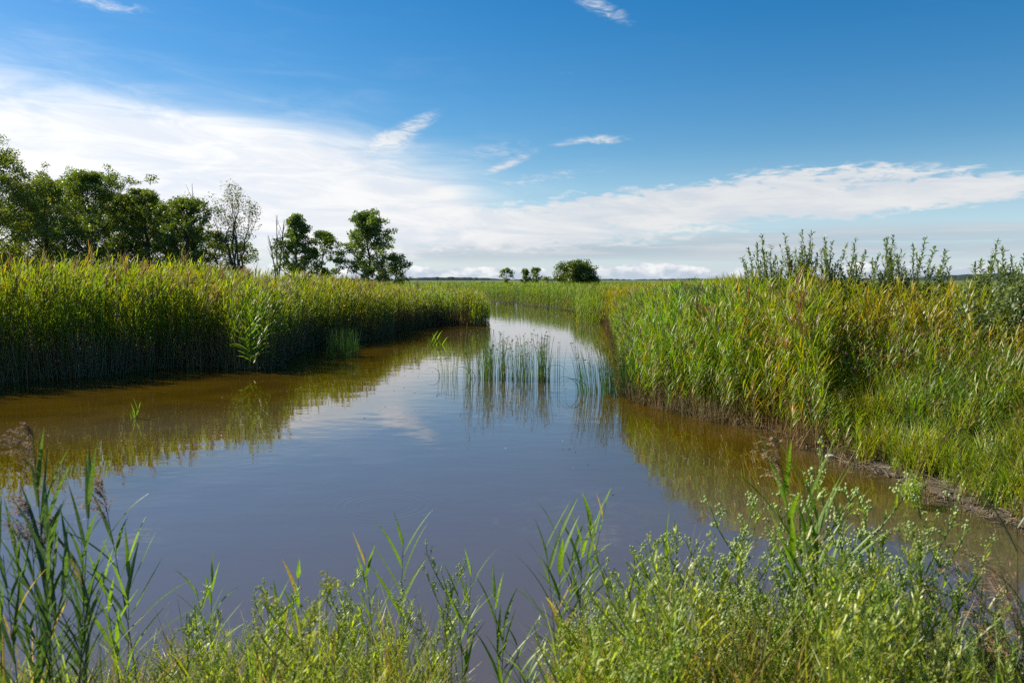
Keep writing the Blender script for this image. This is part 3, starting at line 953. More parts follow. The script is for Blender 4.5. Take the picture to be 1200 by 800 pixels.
def tree(name, base, h, w, label, cat='tree', seed=0, stems=1, leaves=6000, leaf=0.072, cl=0.55, clear=0.22, prof=None, cols=((0.035, 0.07, 0.014), (0.085, 0.13, 0.022)), bark=None, fan=0.10, tr=0.16, group=None, nl=26, asp=0.6, lean=0.0, upness=0.45, twigs=0):
    D_ = stems == 1
    rng = np.random.default_rng(seed)
    root = empty(name, base, label, cat, group)
    tg, cg = G(), G()
    cents, rads = [], []
    for s in range(stems):
        a = rng.uniform(0, 2 * pi)
        sx_ = (2 * s / max(1, stems - 1) - 1) if stems > 1 else 0
        top = np.array([sx_ * fan * h + lean * h, sin(a) * fan * h * 0.6 * (stems > 1), h * ((0.95 if stems == 1 else 0.97 - 0.20 * sx_ ** 2) * rng.uniform(0.94, 1.0))])
        n = 9
        zs = np.linspace(0, 1, n)
        P = np.array([top * np.array([z ** 1.3, z ** 1.3, z]) for z in zs])
        P[1:-1, :2] += rng.normal(0, 0.018 * h, (n - 2, 2))
        r0 = tr / sqrt(stems)
        tg.tube(P, r0 * (1 - zs * 0.88), (0.1, 0.1, 0.1), 6)
        nls = int(nl / stems) + 2
        for i in range(nls):
            f = clear + (1 - clear) * (i + rng.random()) / nls
            p = np.array([np.interp(f, zs, P[:, k]) for k in range(3)])
            az = i * 2.4 + rng.normal(0, 0.4)
            fr = np.interp(f, np.linspace(clear, 1, len(prof)), prof) if prof is not None else sin(pi * min(1, max(0.05, (f - clear) / (1 - clear) * 0.85 + 0.12)))
            Ln = 0.74 * w * fr * rng.uniform(0.7, 1.12) * (1 if stems == 1 else 0.7)
            el = upness + 0.5 * f + rng.normal(0, 0.12)
            dr = np.array([cos(az) * cos(el), sin(az) * cos(el), sin(el)])
            q = [p, p + dr * Ln * 0.5 + rng.normal(0, 0.03 * Ln, 3), p + dr * Ln + np.array([0, 0, 0.10 * Ln])]
            rr = r0 * (1 - f * 0.85) * 0.42
            tg.tube(q, [rr, rr * 0.6, rr * 0.2], (0.1, 0.1, 0.1), 4)
            cents.append(q[2]); rads.append(cl * rng.uniform(0.7, 1.3)); cents.append(q[1]); rads.append(cl * rng.uniform(0.6, 1.1))
            for j in range(5 if stems == 1 else 3):
                t = rng.uniform(0.25, 0.98); pp = p + dr * Ln * t
                d2 = nrm(dr + rng.normal(0, 0.6, 3)); l2 = Ln * rng.uniform(0.25, 0.5)
                e = pp + d2 * l2
                tg.tube([pp, (pp + e) / 2 + rng.normal(0, 0.02, 3), e], [rr * 0.5, rr * 0.35, rr * 0.12], (0.1, 0.1, 0.1), 3)
                cents.append(e); rads.append(cl * rng.uniform(0.6, 1.35))
                for m in range(twigs):
                    d3 = nrm(d2 + np.array([0, 0, 0.5]) + rng.normal(0, 0.6, 3)); e2 = e + d3 * l2 * rng.uniform(0.3, 0.8)
                    tg.tube([e, e2], [rr * 0.15, rr * 0.06], (0.1, 0.1, 0.1), 3)
                    if leaves: cents.append(e2); rads.append(cl * 0.5)
        cents.append(P[-1]); rads.append(cl * 0.6)
    tg.build('trunk', bark or M_BARK, root, smooth=True)
    if leaves:
        leaf_cloud(cg, rng, cents, rads, int(leaves * (1.35 if D_ else 1)), leaf, cols, asp=asp)
        cg.build('crown', M_TREE, root)
    return root


def tree_px(name, px, ptop, wpx, D, label, **kw):
    if D < 100:
        D *= 2.1
        for k_, v_ in (('cl', 0.55), ('leaf', 0.072), ('tr', 0.16)): kw[k_] = kw.get(k_, v_) * 2.1
    p = at_dist(px, 300, D)
    x = p[0]
    h = at_dist(px, ptop, D)[2] - 0.2
    return tree(name, (x, D, 0.2), h, wpx / FPX * D, label, **kw)


DK = ((0.07, 0.12, 0.014), (0.16, 0.215, 0.022))
MD = ((0.085, 0.14, 0.014), (0.20, 0.24, 0.025))
BL = ((0.08, 0.145, 0.028), (0.18, 0.25, 0.045))
GW = 'wood behind the left reed bed'
wood = [
    (-8, 184, 105, 58, 'tall broadleaf tree rising highest at the left edge behind the reeds', dict(leaves=24000, cols=MD, cl=0.58, seed=1, nl=36, clear=0.10)),
    (55, 212, 90, 62, 'round green tree second from the left edge, sunlit in yellow green', dict(leaves=19200, cols=((0.10, 0.15, 0.014), (0.22, 0.25, 0.024)), cl=0.52, seed=2, nl=34, clear=0.08, fan=0.1)),
    (108, 199, 88, 57, 'dark ragged tree with the peak between the two wood gaps', dict(leaves=20800, cols=DK, cl=0.50, seed=3, nl=34, clear=0.08)),
    (146, 226, 60, 60, 'small dark tree filling the dip right of the ragged peak', dict(leaves=11200, cols=DK, cl=0.42, seed=4, nl=26, clear=0.08)),
    (172, 221, 52, 58, 'narrow upright tree in the middle of the wood', dict(leaves=11200, cols=MD, cl=0.38, seed=5, nl=26, clear=0.10)),
    (194, 240, 50, 63, 'olive green tree between two upright trees of the wood', dict(leaves=11200, cols=((0.10, 0.14, 0.014), (0.21, 0.23, 0.024)), cl=0.38, seed=6, nl=26, clear=0.08)),
    (220, 233, 56, 56, 'dark tree at the right end of the wood before the sparse tree', dict(leaves=12800, cols=DK, cl=0.36, seed=7, nl=28, clear=0.12)),
    (22, 262, 110, 66, 'low bushy tree deep in the shade at the left of the wood', dict(leaves=14400, cols=DK, cl=0.58, seed=8, nl=26, clear=0.02)),
    (75, 238, 90, 70, 'dark middle height tree behind the second and third trees of the wood', dict(leaves=9000, cols=DK, cl=0.8, seed=21, nl=26, clear=0.02)),
    (172, 262, 90, 71, 'low dark tree behind the narrow upright tree of the wood', dict(leaves=8000, cols=DK, cl=0.8, seed=22, nl=24, clear=0.0)),
    (228, 276, 60, 70, 'low dark tree at the right foot of the wood', dict(leaves=5000, cols=DK, cl=0.7, seed=23, nl=20, clear=0.0)),
    (128, 262, 110, 67, 'low bushy tree closing the foot of the wood', dict(leaves=14400, cols=DK, cl=0.58, seed=9, nl=26, clear=0.02)),
]
for px, pt, wp, D, lab, kw in wood:
    tree_px('broadleaf_tree', px, pt, wp, D, lab, group=GW, tr=0.22, **kw)
tree_px('young_tree', 254, 268, 26, 60, 'small yellow green tree at the foot of the sparse tree', leaves=2880, cols=((0.09, 0.12, 0.018), (0.17, 0.18, 0.03)), cl=0.4, seed=10, nl=14, clear=0.1, tr=0.08)
tree_px('young_tree', 280, 285, 40, 64, 'low dark tree under the right side of the sparse tree', leaves=2880, cols=DK, cl=0.4, seed=60, nl=14, clear=0.0, tr=0.08)
tree_px('sparse_tree', 277, 224, 66, 56, 'airy tree with many bare upright stems and a thin crown', leaves=3400, leaf=0.06, cols=((0.08, 0.095, 0.035), (0.17, 0.18, 0.08)), cl=0.42, seed=31, stems=7, fan=0.19, nl=56, clear=0.42, tr=0.24, prof=[0.25, 0.45, 0.6, 0.6, 0.4], upness=0.75, twigs=2, bark=M_BARK)


def snag(px, top, D, label, seed, n=4, sp=0.12):
    rng = np.random.default_rng(seed)
    D *= 2.1
    x = at_dist(px, 300, D)[0]; h = at_dist(px, top, D)[2] - 0.2
    root = empty('dead_tree', (x, D, 0.2), label, 'dead tree')
    g = G(); b = G()
    for s in range(n):
        hh = h * (1 if s == 0 else rng.uniform(0.7, 0.95)); sx = rng.uniform(-sp, sp) * h * 0.6 * (s > 0)
        zs = np.linspace(0, 1, 8)
        P = np.stack([sx * zs ** 1.2 + rng.normal(0, 0.03, 8), rng.normal(0, 0.03, 8) + sx * 0.3 * zs, zs * hh], 1)
        g.tube(P, 0.16 * (1 - zs * 0.8), (0.1, 0.1, 0.1), 5)
        for k in range(12):
            f = rng.uniform(0.40, 0.97); p = P[int(f * 7)]
            az = rng.uniform(0, 2 * pi); L = rng.uniform(0.7, 2.2)
            b.tube([p, p + np.array([cos(az) * 0.35, sin(az) * 0.35, 0.8]) * L * 0.5, p + np.array([cos(az) * 0.45, sin(az) * 0.45, 1.1]) * L], [0.05, 0.035, 0.015], (0.1, 0.1, 0.1), 3)
    g.add(*b.out()); g.build('trunk', M_BARKP, root, smooth=True)
    return root


snag(228, 215, 58, 'bare grey dead stems sticking out above the right end of the wood', 41, 3, 0.05)
snag(325, 252, 57, 'leafless slanting dead tree just left of the pointed tree', 43, 4, 0.16)
tree_px('pointed_tree', 348, 247, 44, 56, 'pointed green tree right of the leafless stems', leaves=8800, cols=BL, cl=0.30, seed=51, nl=34, clear=0.08, prof=[0.8, 1.0, 0.8, 0.6, 0.4, 0.15], tr=0.13)
tree_px('bushy_tree', 376, 271, 40, 57, 'lower leaning bushy tree on the right shoulder of the pointed tree', leaves=4480, cols=BL, cl=0.28, seed=52, nl=18, clear=0.1, tr=0.1, lean=0.06)
tree_px('rounded_tree', 431, 251, 50, 56, 'lone rounded green tree farthest right on the left bank', leaves=12000, cols=BL, cl=0.34, seed=53, nl=36, clear=0.06, prof=[0.9, 1.0, 0.95, 0.8, 0.6, 0.25], tr=0.15)
tree_px('small_tree', 463, 301, 26, 57, 'small dark tree beside the foot of the lone rounded tree', leaves=2400, cols=DK, cl=0.35, seed=54, nl=14, clear=0.0, tr=0.07)
# trees standing in the far marsh
FG = 'small far trees beyond the channel'
tree_px('far_tree', 594, 315, 13, 170, 'leftmost thin far tree above the end of the channel', leaves=900, leaf=0.16, cols=BL, cl=0.38, seed=61, nl=12, clear=0.25, tr=0.15, group=FG)
tree_px('far_tree', 616, 315, 10, 170, 'left dark tree of the far pair above the channel', leaves=1300, leaf=0.17, cols=DK, cl=0.42, seed=62, nl=14, clear=0.05, tr=0.15, group=FG)
tree_px('far_tree', 628, 314, 11, 172, 'right tree of the far pair with light between its boughs', leaves=1000, leaf=0.16, cols=BL, cl=0.38, seed=63, nl=14, clear=0.2, tr=0.15, group=FG)
tree_px('far_tree', 641, 325, 9, 175, 'tiny pale shrub between the far pair and the wide tree', leaves=350, leaf=0.15, cols=MD, cl=0.4, seed=64, nl=8, clear=0.0, tr=0.08, group=FG)
for k, (px, w_, t_) in enumerate([(664, 26, 316), (675, 30, 311), (689, 24, 316)]):
    pass
tree_px('wide_far_tree', 676, 316, 29, 165, 'wide dome shaped far tree right of the far pair', leaves=16000, leaf=0.17, cols=((0.055, 0.10, 0.016), (0.13, 0.17, 0.025)), cl=0.85, seed=65, nl=70, clear=0.0, prof=[1, 1, 1, 0.95, 0.85, 0.6], tr=0.2, upness=0.2)


# ------------------------------------------------------------------ silver-leaved shrubs on the right bank
def shoot_shrub(name, px, base_y, shoots, label, seed, group=None, leaf=0.088, low=True):
    """upright leafy shoots; shoots = list of (tip px, tip py)"""
    rng = np.random.default_rng(seed)
    D = base_y
    bx = at_dist(px, 300, D)[0]
    bz = float(gz(np.array([bx]), np.array([D]))[0])
    root = empty(name, (bx, D, bz), label, 'shrub', group)
    tg, cg = G(), G()
    xs_ = [q[0] for q in shoots]; ys_ = [q[1] for q in shoots]
    extra = [(rng.uniform(min(xs_) - 8, max(xs_) + 8), rng.uniform(min(ys_) + 14, max(max(ys_), 312) + 12)) for _ in range(len(shoots) + 2)]
    for (tx, ty) in list(shoots) + extra:
        tip = at_dist(tx, ty, D) - np.array([bx, D, bz])
        tip[1] = rng.normal(0, 0.35)
        s0 = np.array([rng.normal(0, 0.1), rng.normal(0, 0.08), 0])
        zs = np.linspace(0, 1, 9)
        P = np.array([s0 + (tip - s0) * np.array([z ** 1.25, z ** 1.25, z]) for z in zs])
        P[1:-1, :2] += rng.normal(0, 0.022, (7, 2))
        tg.tube(P, 0.013 * (1 - zs * 0.85), (0.1, 0.1, 0.1), 5)
        L = np.linalg.norm(tip)
        def leaves(Pa, n, f0):
            for i in range(n):
                f = f0 + (1 - f0) * (i + rng.random()) / n
                p = np.array([np.interp(f, np.linspace(0, 1, len(Pa)), Pa[:, k]) for k in range(3)])
                c = np.array([0.16, 0.22, 0.085]) * rng.uniform(0.6, 1.3)
                if rng.random() < 0.14: c = np.array([0.34, 0.38, 0.26])
                Pb, Wd, S, U = blade(rng, p, rng.uniform(0, 2 * pi), rng.uniform(0.3, 1.5), rng.uniform(0, 1.0), leaf * rng.uniform(0.6, 1.15), leaf * 0.34, 2, wprof=[0.2, 1, 0.15], twist=rng.normal(0, 0.7))
                cg.strip(Pb, Wd, S, c)
        leaves(P, int(L * 85), 0.12)
        for k in range(int(L * 5.5)):
            f = rng.uniform(0.12, 0.82); p = np.array([np.interp(f, zs, P[:, q]) for q in range(3)])
            az = rng.uniform(0, 2 * pi); l2 = rng.uniform(0.3, 0.95) * (1.15 - f)
            Q = np.array([p, p + np.array([cos(az) * 0.5, sin(az) * 0.5, 0.7]) * l2 * 0.5, p + np.array([cos(az) * 0.7, sin(az) * 0.7, 1.3]) * l2])
            tg.tube(Q, [0.007, 0.005, 0.002], (0.1, 0.1, 0.1), 3)
            leaves(Q, int(l2 * 70) + 3, 0.05)
    tg.build('stem', M_BARK, root); cg.build('foliage', M_WILL, root)
    return root


SG = 'silver leaved shrubs on the skyline of the right bank'
shoot_shrub('willow_shrub', 902, 15.5, [(872, 300), (884, 277), (893, 284), (905, 287), (914, 300)], 'leftmost silver leaved shrub with shoots leaning left', 71, SG)
shoot_shrub('willow_shrub', 938, 16.5, [(921, 274), (932, 272), (943, 274), (951, 286), (926, 290), (938, 290)], 'silver shrub with three tall close shoots, second from the left', 72, SG)
shoot_shrub('willow_shrub', 982, 16, [(969, 284), (979, 277), (987, 287), (962, 292), (1004, 279), (996, 296), (1013, 300)], 'broad silver shrub with one shoot arching to the right', 73, SG)
shoot_shrub('willow_shrub', 1043, 15, [(1036, 278), (1045, 280), (1052, 277), (1028, 294), (1024, 306)], 'dense silver shrub right of the gap in the shrub row', 74, SG)
shoot_shrub('willow_shrub', 1072, 14.5, [(1078, 279), (1072, 288), (1086, 290), (1092, 313), (1064, 300), (1109, 302)], 'silver shrub with shoots spreading right, dark at its foot', 75, SG)
shoot_shrub('willow_shrub', 1148, 12.5, [(1154, 284), (1150, 305), (1140, 322)], 'slim silver shrub with a single high shoot near the right edge', 76, SG)
shoot_shrub('willow_shrub', 1172, 12, [(1176, 290), (1166, 303), (1183, 310), (1160, 318)], 'grey leaved shrub with two high shoots near the right edge', 77, SG)
shoot_shrub('willow_shrub', 1196, 11, [(1199, 304), (1206, 300), (1190, 325), (1180, 345), (1212, 320)], 'grey leaved shrub cut by the right edge of the picture', 78, SG)
shoot_shrub('low_shrub', 1150, 11.5, [(1130, 352), (1146, 344), (1160, 348)], 'low spreading grey green shrub below the high shoots at the right', 79, None)


# ------------------------------------------------------------------ bulrushes standing in the water
def rush_clump(px, py, wpx, hpx, n, label, seed, depth=0.6, lean=0.0, arcs=2, dense=(), group='bulrush clumps standing in the channel', col0=(0.19, 0.29, 0.06), heads=0.4):
    rng = np.random.default_rng(seed)
    x0, y0 = on_water(px, py)
    root = empty('bulrush_clump', (x0, y0, 0), label, 'bulrush', group)
    W = wpx / FPX * y0; H = hpx / FPX * y0
    g, hd = G(), G()
    for i in range(int(n * 2.3)):
        if dense and rng.random() < 0.5:
            u = dense[rng.integers(len(dense))] + rng.normal(0, 0.035)
        else: u = rng.uniform(-0.5, 0.5)
        x = u * W; y = rng.uniform(-0.5, 0.5) * depth
        h = H * rng.uniform(0.45, 1.0) * (1 - 0.25 * abs(u)); lx = lean * h + rng.normal(0, 0.075) * h + 0.12 * u * h
        zs = np.linspace(0, 1, 6)
        P = np.stack([x + lx * zs ** 1.8, y + rng.normal(0, 0.04) * h * zs, -0.15 + (h + 0.15) * zs], 1)
        c = np.array(col0) * rng.uniform(0.7, 1.5)
        if rng.random() < 0.2: c = STRAW * 0.6
        g.tube(P, 0.0046 * (1 - zs * 0.6), c, 4)
        if rng.random() < heads:
            for k in range(3):
                d = np.array([rng.normal(0, 0.02), rng.normal(0, 0.02), rng.uniform(-0.01, 0.03)])
                hd.tube([P[-1], P[-1] + d * 0.6, P[-1] + d], [0.004, 0.008, 0.003], (0.15, 0.09, 0.05), 4)
    for i in range(arcs):
        t = np.linspace(0, pi * rng.uniform(0.55, 0.95), 10); r = rng.uniform(0.15, 0.3); s = rng.choice([-1, 1]) if lean == 0 else -1
        bx = rng.uniform(-0.5, -0.2) * W if s < 0 else rng.uniform(0.2, 0.5) * W
        P = np.stack([bx + s * r * (1 - np.cos(t)), np.full(10, rng.uniform(-0.2, 0.2)), r * 1.1 * np.sin(t)], 1)
        g.tube(P, np.linspace(0.006, 0.002, 10), np.array(col0) * 1.1, 4)
    g.add(*hd.out()) if hd.n else None
    g.build('foliage', M_REED, root)
    return root


rush_clump(573, 443, 56, 62, 75, 'left clump of thin bulrushes in open water, densest at its left', 81, 0.9, dense=(-0.05, 0.05, 0.3))
rush_clump(623, 445, 46, 60, 70, 'middle clump of thin bulrushes in open water with dense right side', 82, 0.8, dense=(0.22, 0.28, -0.2))
rush_clump(655, 440, 12, 46, 4, 'few lone bulrush stems between the middle and right clumps', 83, 0.3, arcs=0)
rush_clump(525, 441, 26, 34, 9, 'thin scattered bulrush stems left of the clumps', 84, 0.5, arcs=1)
rush_clump(714, 461, 76, 68, 110, 'bulrush clump leaning left against the right reed bank', 85, 0.9, lean=-0.10, arcs=3, dense=(0.0, 0.25, 0.4), col0=(0.10, 0.21, 0.035), heads=0.15)
rush_clump(545, 452, 12, 80, 3, 'three long slanting bulrush stems at the left front', 86, 0.2, arcs=0)
rush_clump(403, 418, 34, 38, 80, 'dense green sedge clump at the foot of the left reeds', 87, 0.8, arcs=3, col0=(0.09, 0.20, 0.04), heads=0.0, group=None)
rush_clump(605, 370, 50, 8, 10, 'low dark stems poking out at the far end of the channel', 88, 1.0, arcs=0, group=None, heads=0)


# ------------------------------------------------------------------ near plants
def gzf(x, y):
    return float(gz(np.array([x]), np.array([y]))[0])


def near_reed(tips, base_px, D, label, seed, plume=None, nleaf=7, L=0.32, W=0.016, group=None, name='common_reed', dark=False, zfrom=0.35, leafz=None, spread=1.0, cat='reed', rstem=0.0028):
    """one reed plant: several stems from one foot; tips in directions as seen"""
    rng = np.random.default_rng(seed)
    b = at_dist(base_px, 700, D)
    bz = gzf(b[0], D)
    root = empty(name, (b[0], D, bz), label, cat, group)
    o0 = np.array([b[0], D, bz])
    sg, lg, pg = G(), G(), G()
    hasp = False
    for ti, (tx, ty) in enumerate(tips):
        tip = at_dist(tx, ty, D) - o0
        tip[1] = rng.normal(0, 0.08)
        s0 = np.array([rng.normal(0, 0.02), rng.normal(0, 0.03), -0.05])
        zs = np.linspace(0, 1, 9)
        P = np.array([s0 + (tip - s0) * np.array([z ** 1.35, z ** 1.35, z]) for z in zs])
        gc = np.array([0.075, 0.13, 0.020]) if not dark else np.array([0.05, 0.085, 0.022])
        Cc = np.array([gc * 0.9 * (1 - z) + gc * 1.2 * z for z in zs])
        sg.tube(P, rstem * (1 - zs * 0.7), Cc, 6)
        h = np.linalg.norm(tip)
        az0 = rng.normal(0, 0.5)
        nl = nleaf + 2
        top = 0.86 if plume and ti in plume else 1.0
        for i in range(nl):
            f = zfrom + (top - zfrom) * (i + 0.5 * rng.random()) / nl
            p = np.array([np.interp(f, zs, P[:, k]) for k in range(3)])
            az = az0 + pi * i + rng.normal(0, 0.45)
            ll = L * rng.uniform(0.7, 1.1) * (0.75 + 0.35 * sin(pi * f))
            c = (np.array([0.115, 0.215, 0.014]) if not dark else np.array([0.050, 0.098, 0.022])) * rng.uniform(0.8, 1.3)
            th = rng.uniform(0.38, 0.80) * max(spread, 0.75) * (1.2 - 0.55 * f)
            if rng.random() < 0.03: c = np.array([0.30, 0.24, 0.06])
            Pb, Wd, S, U = blade(rng, p, az, th * 1.15, rng.uniform(0.05, 0.8) * spread, ll * 1.12, W * (1.05 if dark else 1.5) * rng.uniform(0.8, 1.15), 9, twist=rng.normal(0, 0.6))
            lg.fold(Pb, Wd, S, U, c * 0.95, c * 1.15)
        if plume and ti in plume:
            hasp = True
            kind = plume[ti]
            pc = np.array([0.30, 0.21, 0.165]) if kind == 'dark' else np.array([0.36, 0.26, 0.16])
            for i in range(26):
                f = 0.84 + 0.16 * i / 26
                p = np.array([np.interp(f, zs, P[:, k]) for k in range(3)])
                az = rng.normal(pi, 0.55)
                ll = rng.uniform(0.09, 0.19) * (1.25 - (i / 26))
                Pb, Wd, S, U = blade(rng, p, az, rng.uniform(0.25, 0.6), rng.uniform(1.2, 1.9), ll * 1.15, 0.002, 6)
                pg.tube(Pb, np.full(len(Pb), 0.0005), pc * 0.8, 3)
                for q in range(24):
                    t = rng.uniform(0.15, 1.0) * (len(Pb) - 1); k0 = int(min(t, len(Pb) - 2)); pp = Pb[k0] + (Pb[k0 + 1] - Pb[k0]) * (t - k0)
                    P2, W2, S2, U2 = blade(rng, pp, az + rng.normal(0, 0.45), rng.uniform(1.0, 2.0), 0.5, rng.uniform(0.010, 0.018), 0.0052, 2, wprof=[0.4, 1, 0.2])
                    pg.strip(P2, W2, S2, pc * rng.uniform(0.6, 1.4))
    sg.build('stem', M_FORE, root, smooth=True)
    lg.build('foliage', M_FORE, root, smooth=True)
    if hasp: pg.build('plume', M_PLUME, root)
    return root


RG = 'reed shoots on the near bank'
near_reed([(128, 562)], 172, 3.3, 'slim reed with a drooping dark plume and crossing leaves, left foreground', 101, plume={0: 'dark'}, nleaf=9, L=0.27, W=0.019, dark=True, group=RG, spread=0.9)
near_reed([(28, 505), (70, 590)], 40, 2.7, 'tallest plumed reed at the left edge of the foreground', 102, plume={0: 'dark'}, dark=True, nleaf=11, L=0.28, W=0.014, group=RG, spread=0.8)
near_reed([(92, 565), (112, 620)], 88, 2.9, 'leafy reed just right of the tallest plumed reed', 103, nleaf=10, L=0.28, W=0.017, group=RG, spread=0.8, dark=True)
near_reed([(58, 615), (20, 640), (38, 590)], 45, 2.8, 'dark stemmed reeds crowding the left corner', 104, plume={0: 'dark', 2: 'dark'}, nleaf=12, L=0.24, W=0.012, group=RG, spread=0.7, dark=True)
near_reed([(5, 650), (-8, 600), (75, 660)], 0, 2.6, 'reeds cut off by the left edge at the lower corner', 105, nleaf=12, L=0.25, W=0.013, group=RG, spread=0.7, dark=True)
near_reed([(142, 655), (118, 670)], 140, 3.2, 'two short reed shoots beside the foot of the drooping plume', 106, nleaf=7, L=0.26, W=0.013, group=RG, spread=0.5)
near_reed([(100, 690), (60, 700), (85, 725)], 85, 2.7, 'low thicket of reed leaves in the left corner', 107, nleaf=12, L=0.22, W=0.011, group=RG, spread=0.8, dark=True)
near_reed([(226, 690), (240, 678)], 235, 3.5, 'pale reed shoots at the left end of the green weeds', 108, nleaf=6, L=0.20, W=0.012, group=RG, spread=0.8)
near_reed([(345, 672), (330, 690)], 342, 3.6, 'pair of erect reed leaves above the green weeds, left of centre', 109, nleaf=5, L=0.20, W=0.015, group=RG, spread=0.5)
near_reed([(472, 632)], 464, 3.7, 'upright reed shoot with three forked leaves over open water', 110, nleaf=6, L=0.26, W=0.016, group=RG, spread=0.65, zfrom=0.5)
near_reed([(428, 645)], 446, 3.65, 'reed shoot leaning left beside the forked upright shoot', 111, nleaf=6, L=0.20, W=0.013, group=RG, spread=0.7)
near_reed([(538, 680), (552, 668), (520, 700)], 540, 3.6, 'thin grassy reed group just left of the bare water gap', 112, nleaf=6, L=0.22, W=0.010, group=RG, spread=0.7)
near_reed([(578, 700), (592, 720)], 585, 3.4, 'short reed shoots in the bare water gap', 113, nleaf=6, L=0.22, W=0.010, group=RG, spread=0.9)
near_reed([(655, 612), (640, 640), (672, 650)], 655, 3.5, 'bushy reed group with spreading leaves right of the water gap', 114, nleaf=9, L=0.27, W=0.015, group=RG, spread=0.8)
near_reed([(697, 608), (682, 625)], 680, 3.55, 'taller reed pair rising from the right side of the bushy group', 115, nleaf=8, L=0.26, W=0.014, group=RG, spread=0.8)
near_reed([(711, 575)], 668, 3.7, 'thin reed stem slanting right over the open water', 116, nleaf=5, L=0.12, W=0.009, group=RG, zfrom=0.6, spread=0.7)
near_reed([(776, 628), (765, 650)], 800, 3.6, 'reed shoot with forked leaves behind the pale buds', 117, nleaf=5, L=0.20, W=0.012, group=RG, spread=0.7, zfrom=0.6)
near_reed([(908, 512)], 950, 3.3, 'straw plumed reed with long bright blades, right foreground', 118, plume={0: 'pale'}, nleaf=9, L=0.33, W=0.018, group=RG, spread=0.9, zfrom=0.35)
near_reed([(935, 560), (948, 590)], 955, 3.3, 'broad bladed reed leaves beside the straw plumed reed', 119, nleaf=8, L=0.36, W=0.019, group=RG, spread=0.5, zfrom=0.4)
near_reed([(1182, 600), (1205, 640)], 1195, 2.9, 'long dark reed leaves reaching in from the right edge', 120, nleaf=7, L=0.32, W=0.011, group=RG, spread=1.0, dark=True)
near_reed([(1120, 700), (1150, 690)], 1150, 3.1, 'thin reed shoots near the right corner above the shallow water', 121, nleaf=6, L=0.22, W=0.009, group=RG, spread=1.0, dark=True)
near_reed([(620, 760), (605, 745)], 612, 3.2, 'low reed shoot at the bottom of the picture in the water gap', 122, nleaf=6, L=0.2, W=0.010, group=RG, spread=1.0)
# reeds standing in the water at the left bank and the small shoots in the open channel
near_reed([(300, 372), (288, 388), (311, 384), (304, 396), (295, 380)], 300, 19.0, 'bright green leafy reed standing out in front of the left bank', 123, nleaf=11, L=0.42, W=0.04, spread=1.3, zfrom=0.35, rstem=0.008)
near_reed([(160, 478), (167, 472)], 162, 12.6, 'small lone green shoot in the golden water on the left', 124, nleaf=4, L=0.22, W=0.02, spread=0.5, rstem=0.005, zfrom=0.1)
near_reed([(506, 398), (512, 396), (520, 402)], 512, 27, 'bright shoots in the water below the tip of the left bank', 125, nleaf=5, L=0.45, W=0.05, spread=0.6, rstem=0.01, zfrom=0.1)


# weeds with pale green heads
def weed_parts(rng, h, heads=True, leafy=1.0, fine=False):
    sg, lg, hg = G(), G(), G()
    sc0 = np.array([0.20, 0.29, 0.055]); lc = np.array([0.27, 0.36, 0.030])
    zs = np.linspace(0, 1, 7)
    bx, by = rng.normal(0, 0.10, 2)
    P = np.stack([bx * zs ** 1.5 * h, by * zs ** 1.5 * h, zs * h * 0.9], 1)
    P[1:, :2] += rng.normal(0, 0.006, (6, 2))
    sg.tube(P, 0.0040 * (1 - zs * 0.6), sc0, 5)
    at = lambda f, Q: np.array([np.interp(f, np.linspace(0, 1, len(Q)), Q[:, k]) for k in range(3)])

    def leaf(p, L, W, az=None):
        az = rng.uniform(0, 2 * pi) if az is None else az
        Pb, Wd, S, U = blade(rng, p, az, rng.uniform(0.35, 0.9), rng.uniform(-0.2, 1.0), L, W, 4, wprof=[0.35, 0.9, 1, 0.6, 0.06], twist=rng.normal(0, 0.5))
        lg.fold(Pb, Wd, S, U, lc * rng.uniform(0.8, 1.15), lc * rng.uniform(0.9, 1.5))
    for i in range(int(22 * leafy)):
        leaf(at(rng.uniform(0.10, 0.9), P), rng.uniform(0.05, 0.11), rng.uniform(0.006, 0.011))
    nb = int(rng.integers(7, 11))
    for b in range(nb):
        f = 0.30 + 0.68 * (b + rng.random()) / nb
        p = at(f, P); az = b * 2.4 + rng.normal(0, 0.4)
        L = h * rng.uniform(0.26, 0.46) * (1.25 - 0.6 * f)
        Q, _, _, _ = blade(rng, p, az, rng.uniform(0.5, 0.8), rng.uniform(-0.55, -0.2), L, 0.002, 5)
        sg.tube(Q, np.linspace(0.0026, 0.0014, 6), sc0, 4)
        for i in range(int(9 * leafy)): leaf(at(rng.uniform(0.05, 0.95), Q), rng.uniform(0.02, 0.05), rng.uniform(0.004, 0.008))
        for s in range(5):
            q0 = at(rng.uniform(0.4, 1.0), Q)
            Q2, _, _, _ = blade(rng, q0, rng.uniform(0, 2 * pi), rng.uniform(0.2, 0.8), rng.uniform(-0.4, 0.3), rng.uniform(0.025, 0.06), 0.001, 3)
            sg.tube(Q2, np.linspace(0.0014, 0.0010, 4), sc0 * 1.1, 3)
            leaf(at(0.5, Q2), rng.uniform(0.012, 0.03), 0.004)
            if heads:
                for k in range(int(rng.integers(4, 9))):
                    e = Q2[-1] + rng.normal(0, 0.0055, 3)
                    hc = np.array([0.36, 0.45, 0.14]) * rng.uniform(0.7, 1.2)
                    if rng.random() < 0.2: hc = np.array([0.44, 0.48, 0.24])
                    hg.ball(e, rng.uniform(0.0020, 0.0038), hc)
    return sg, lg, hg


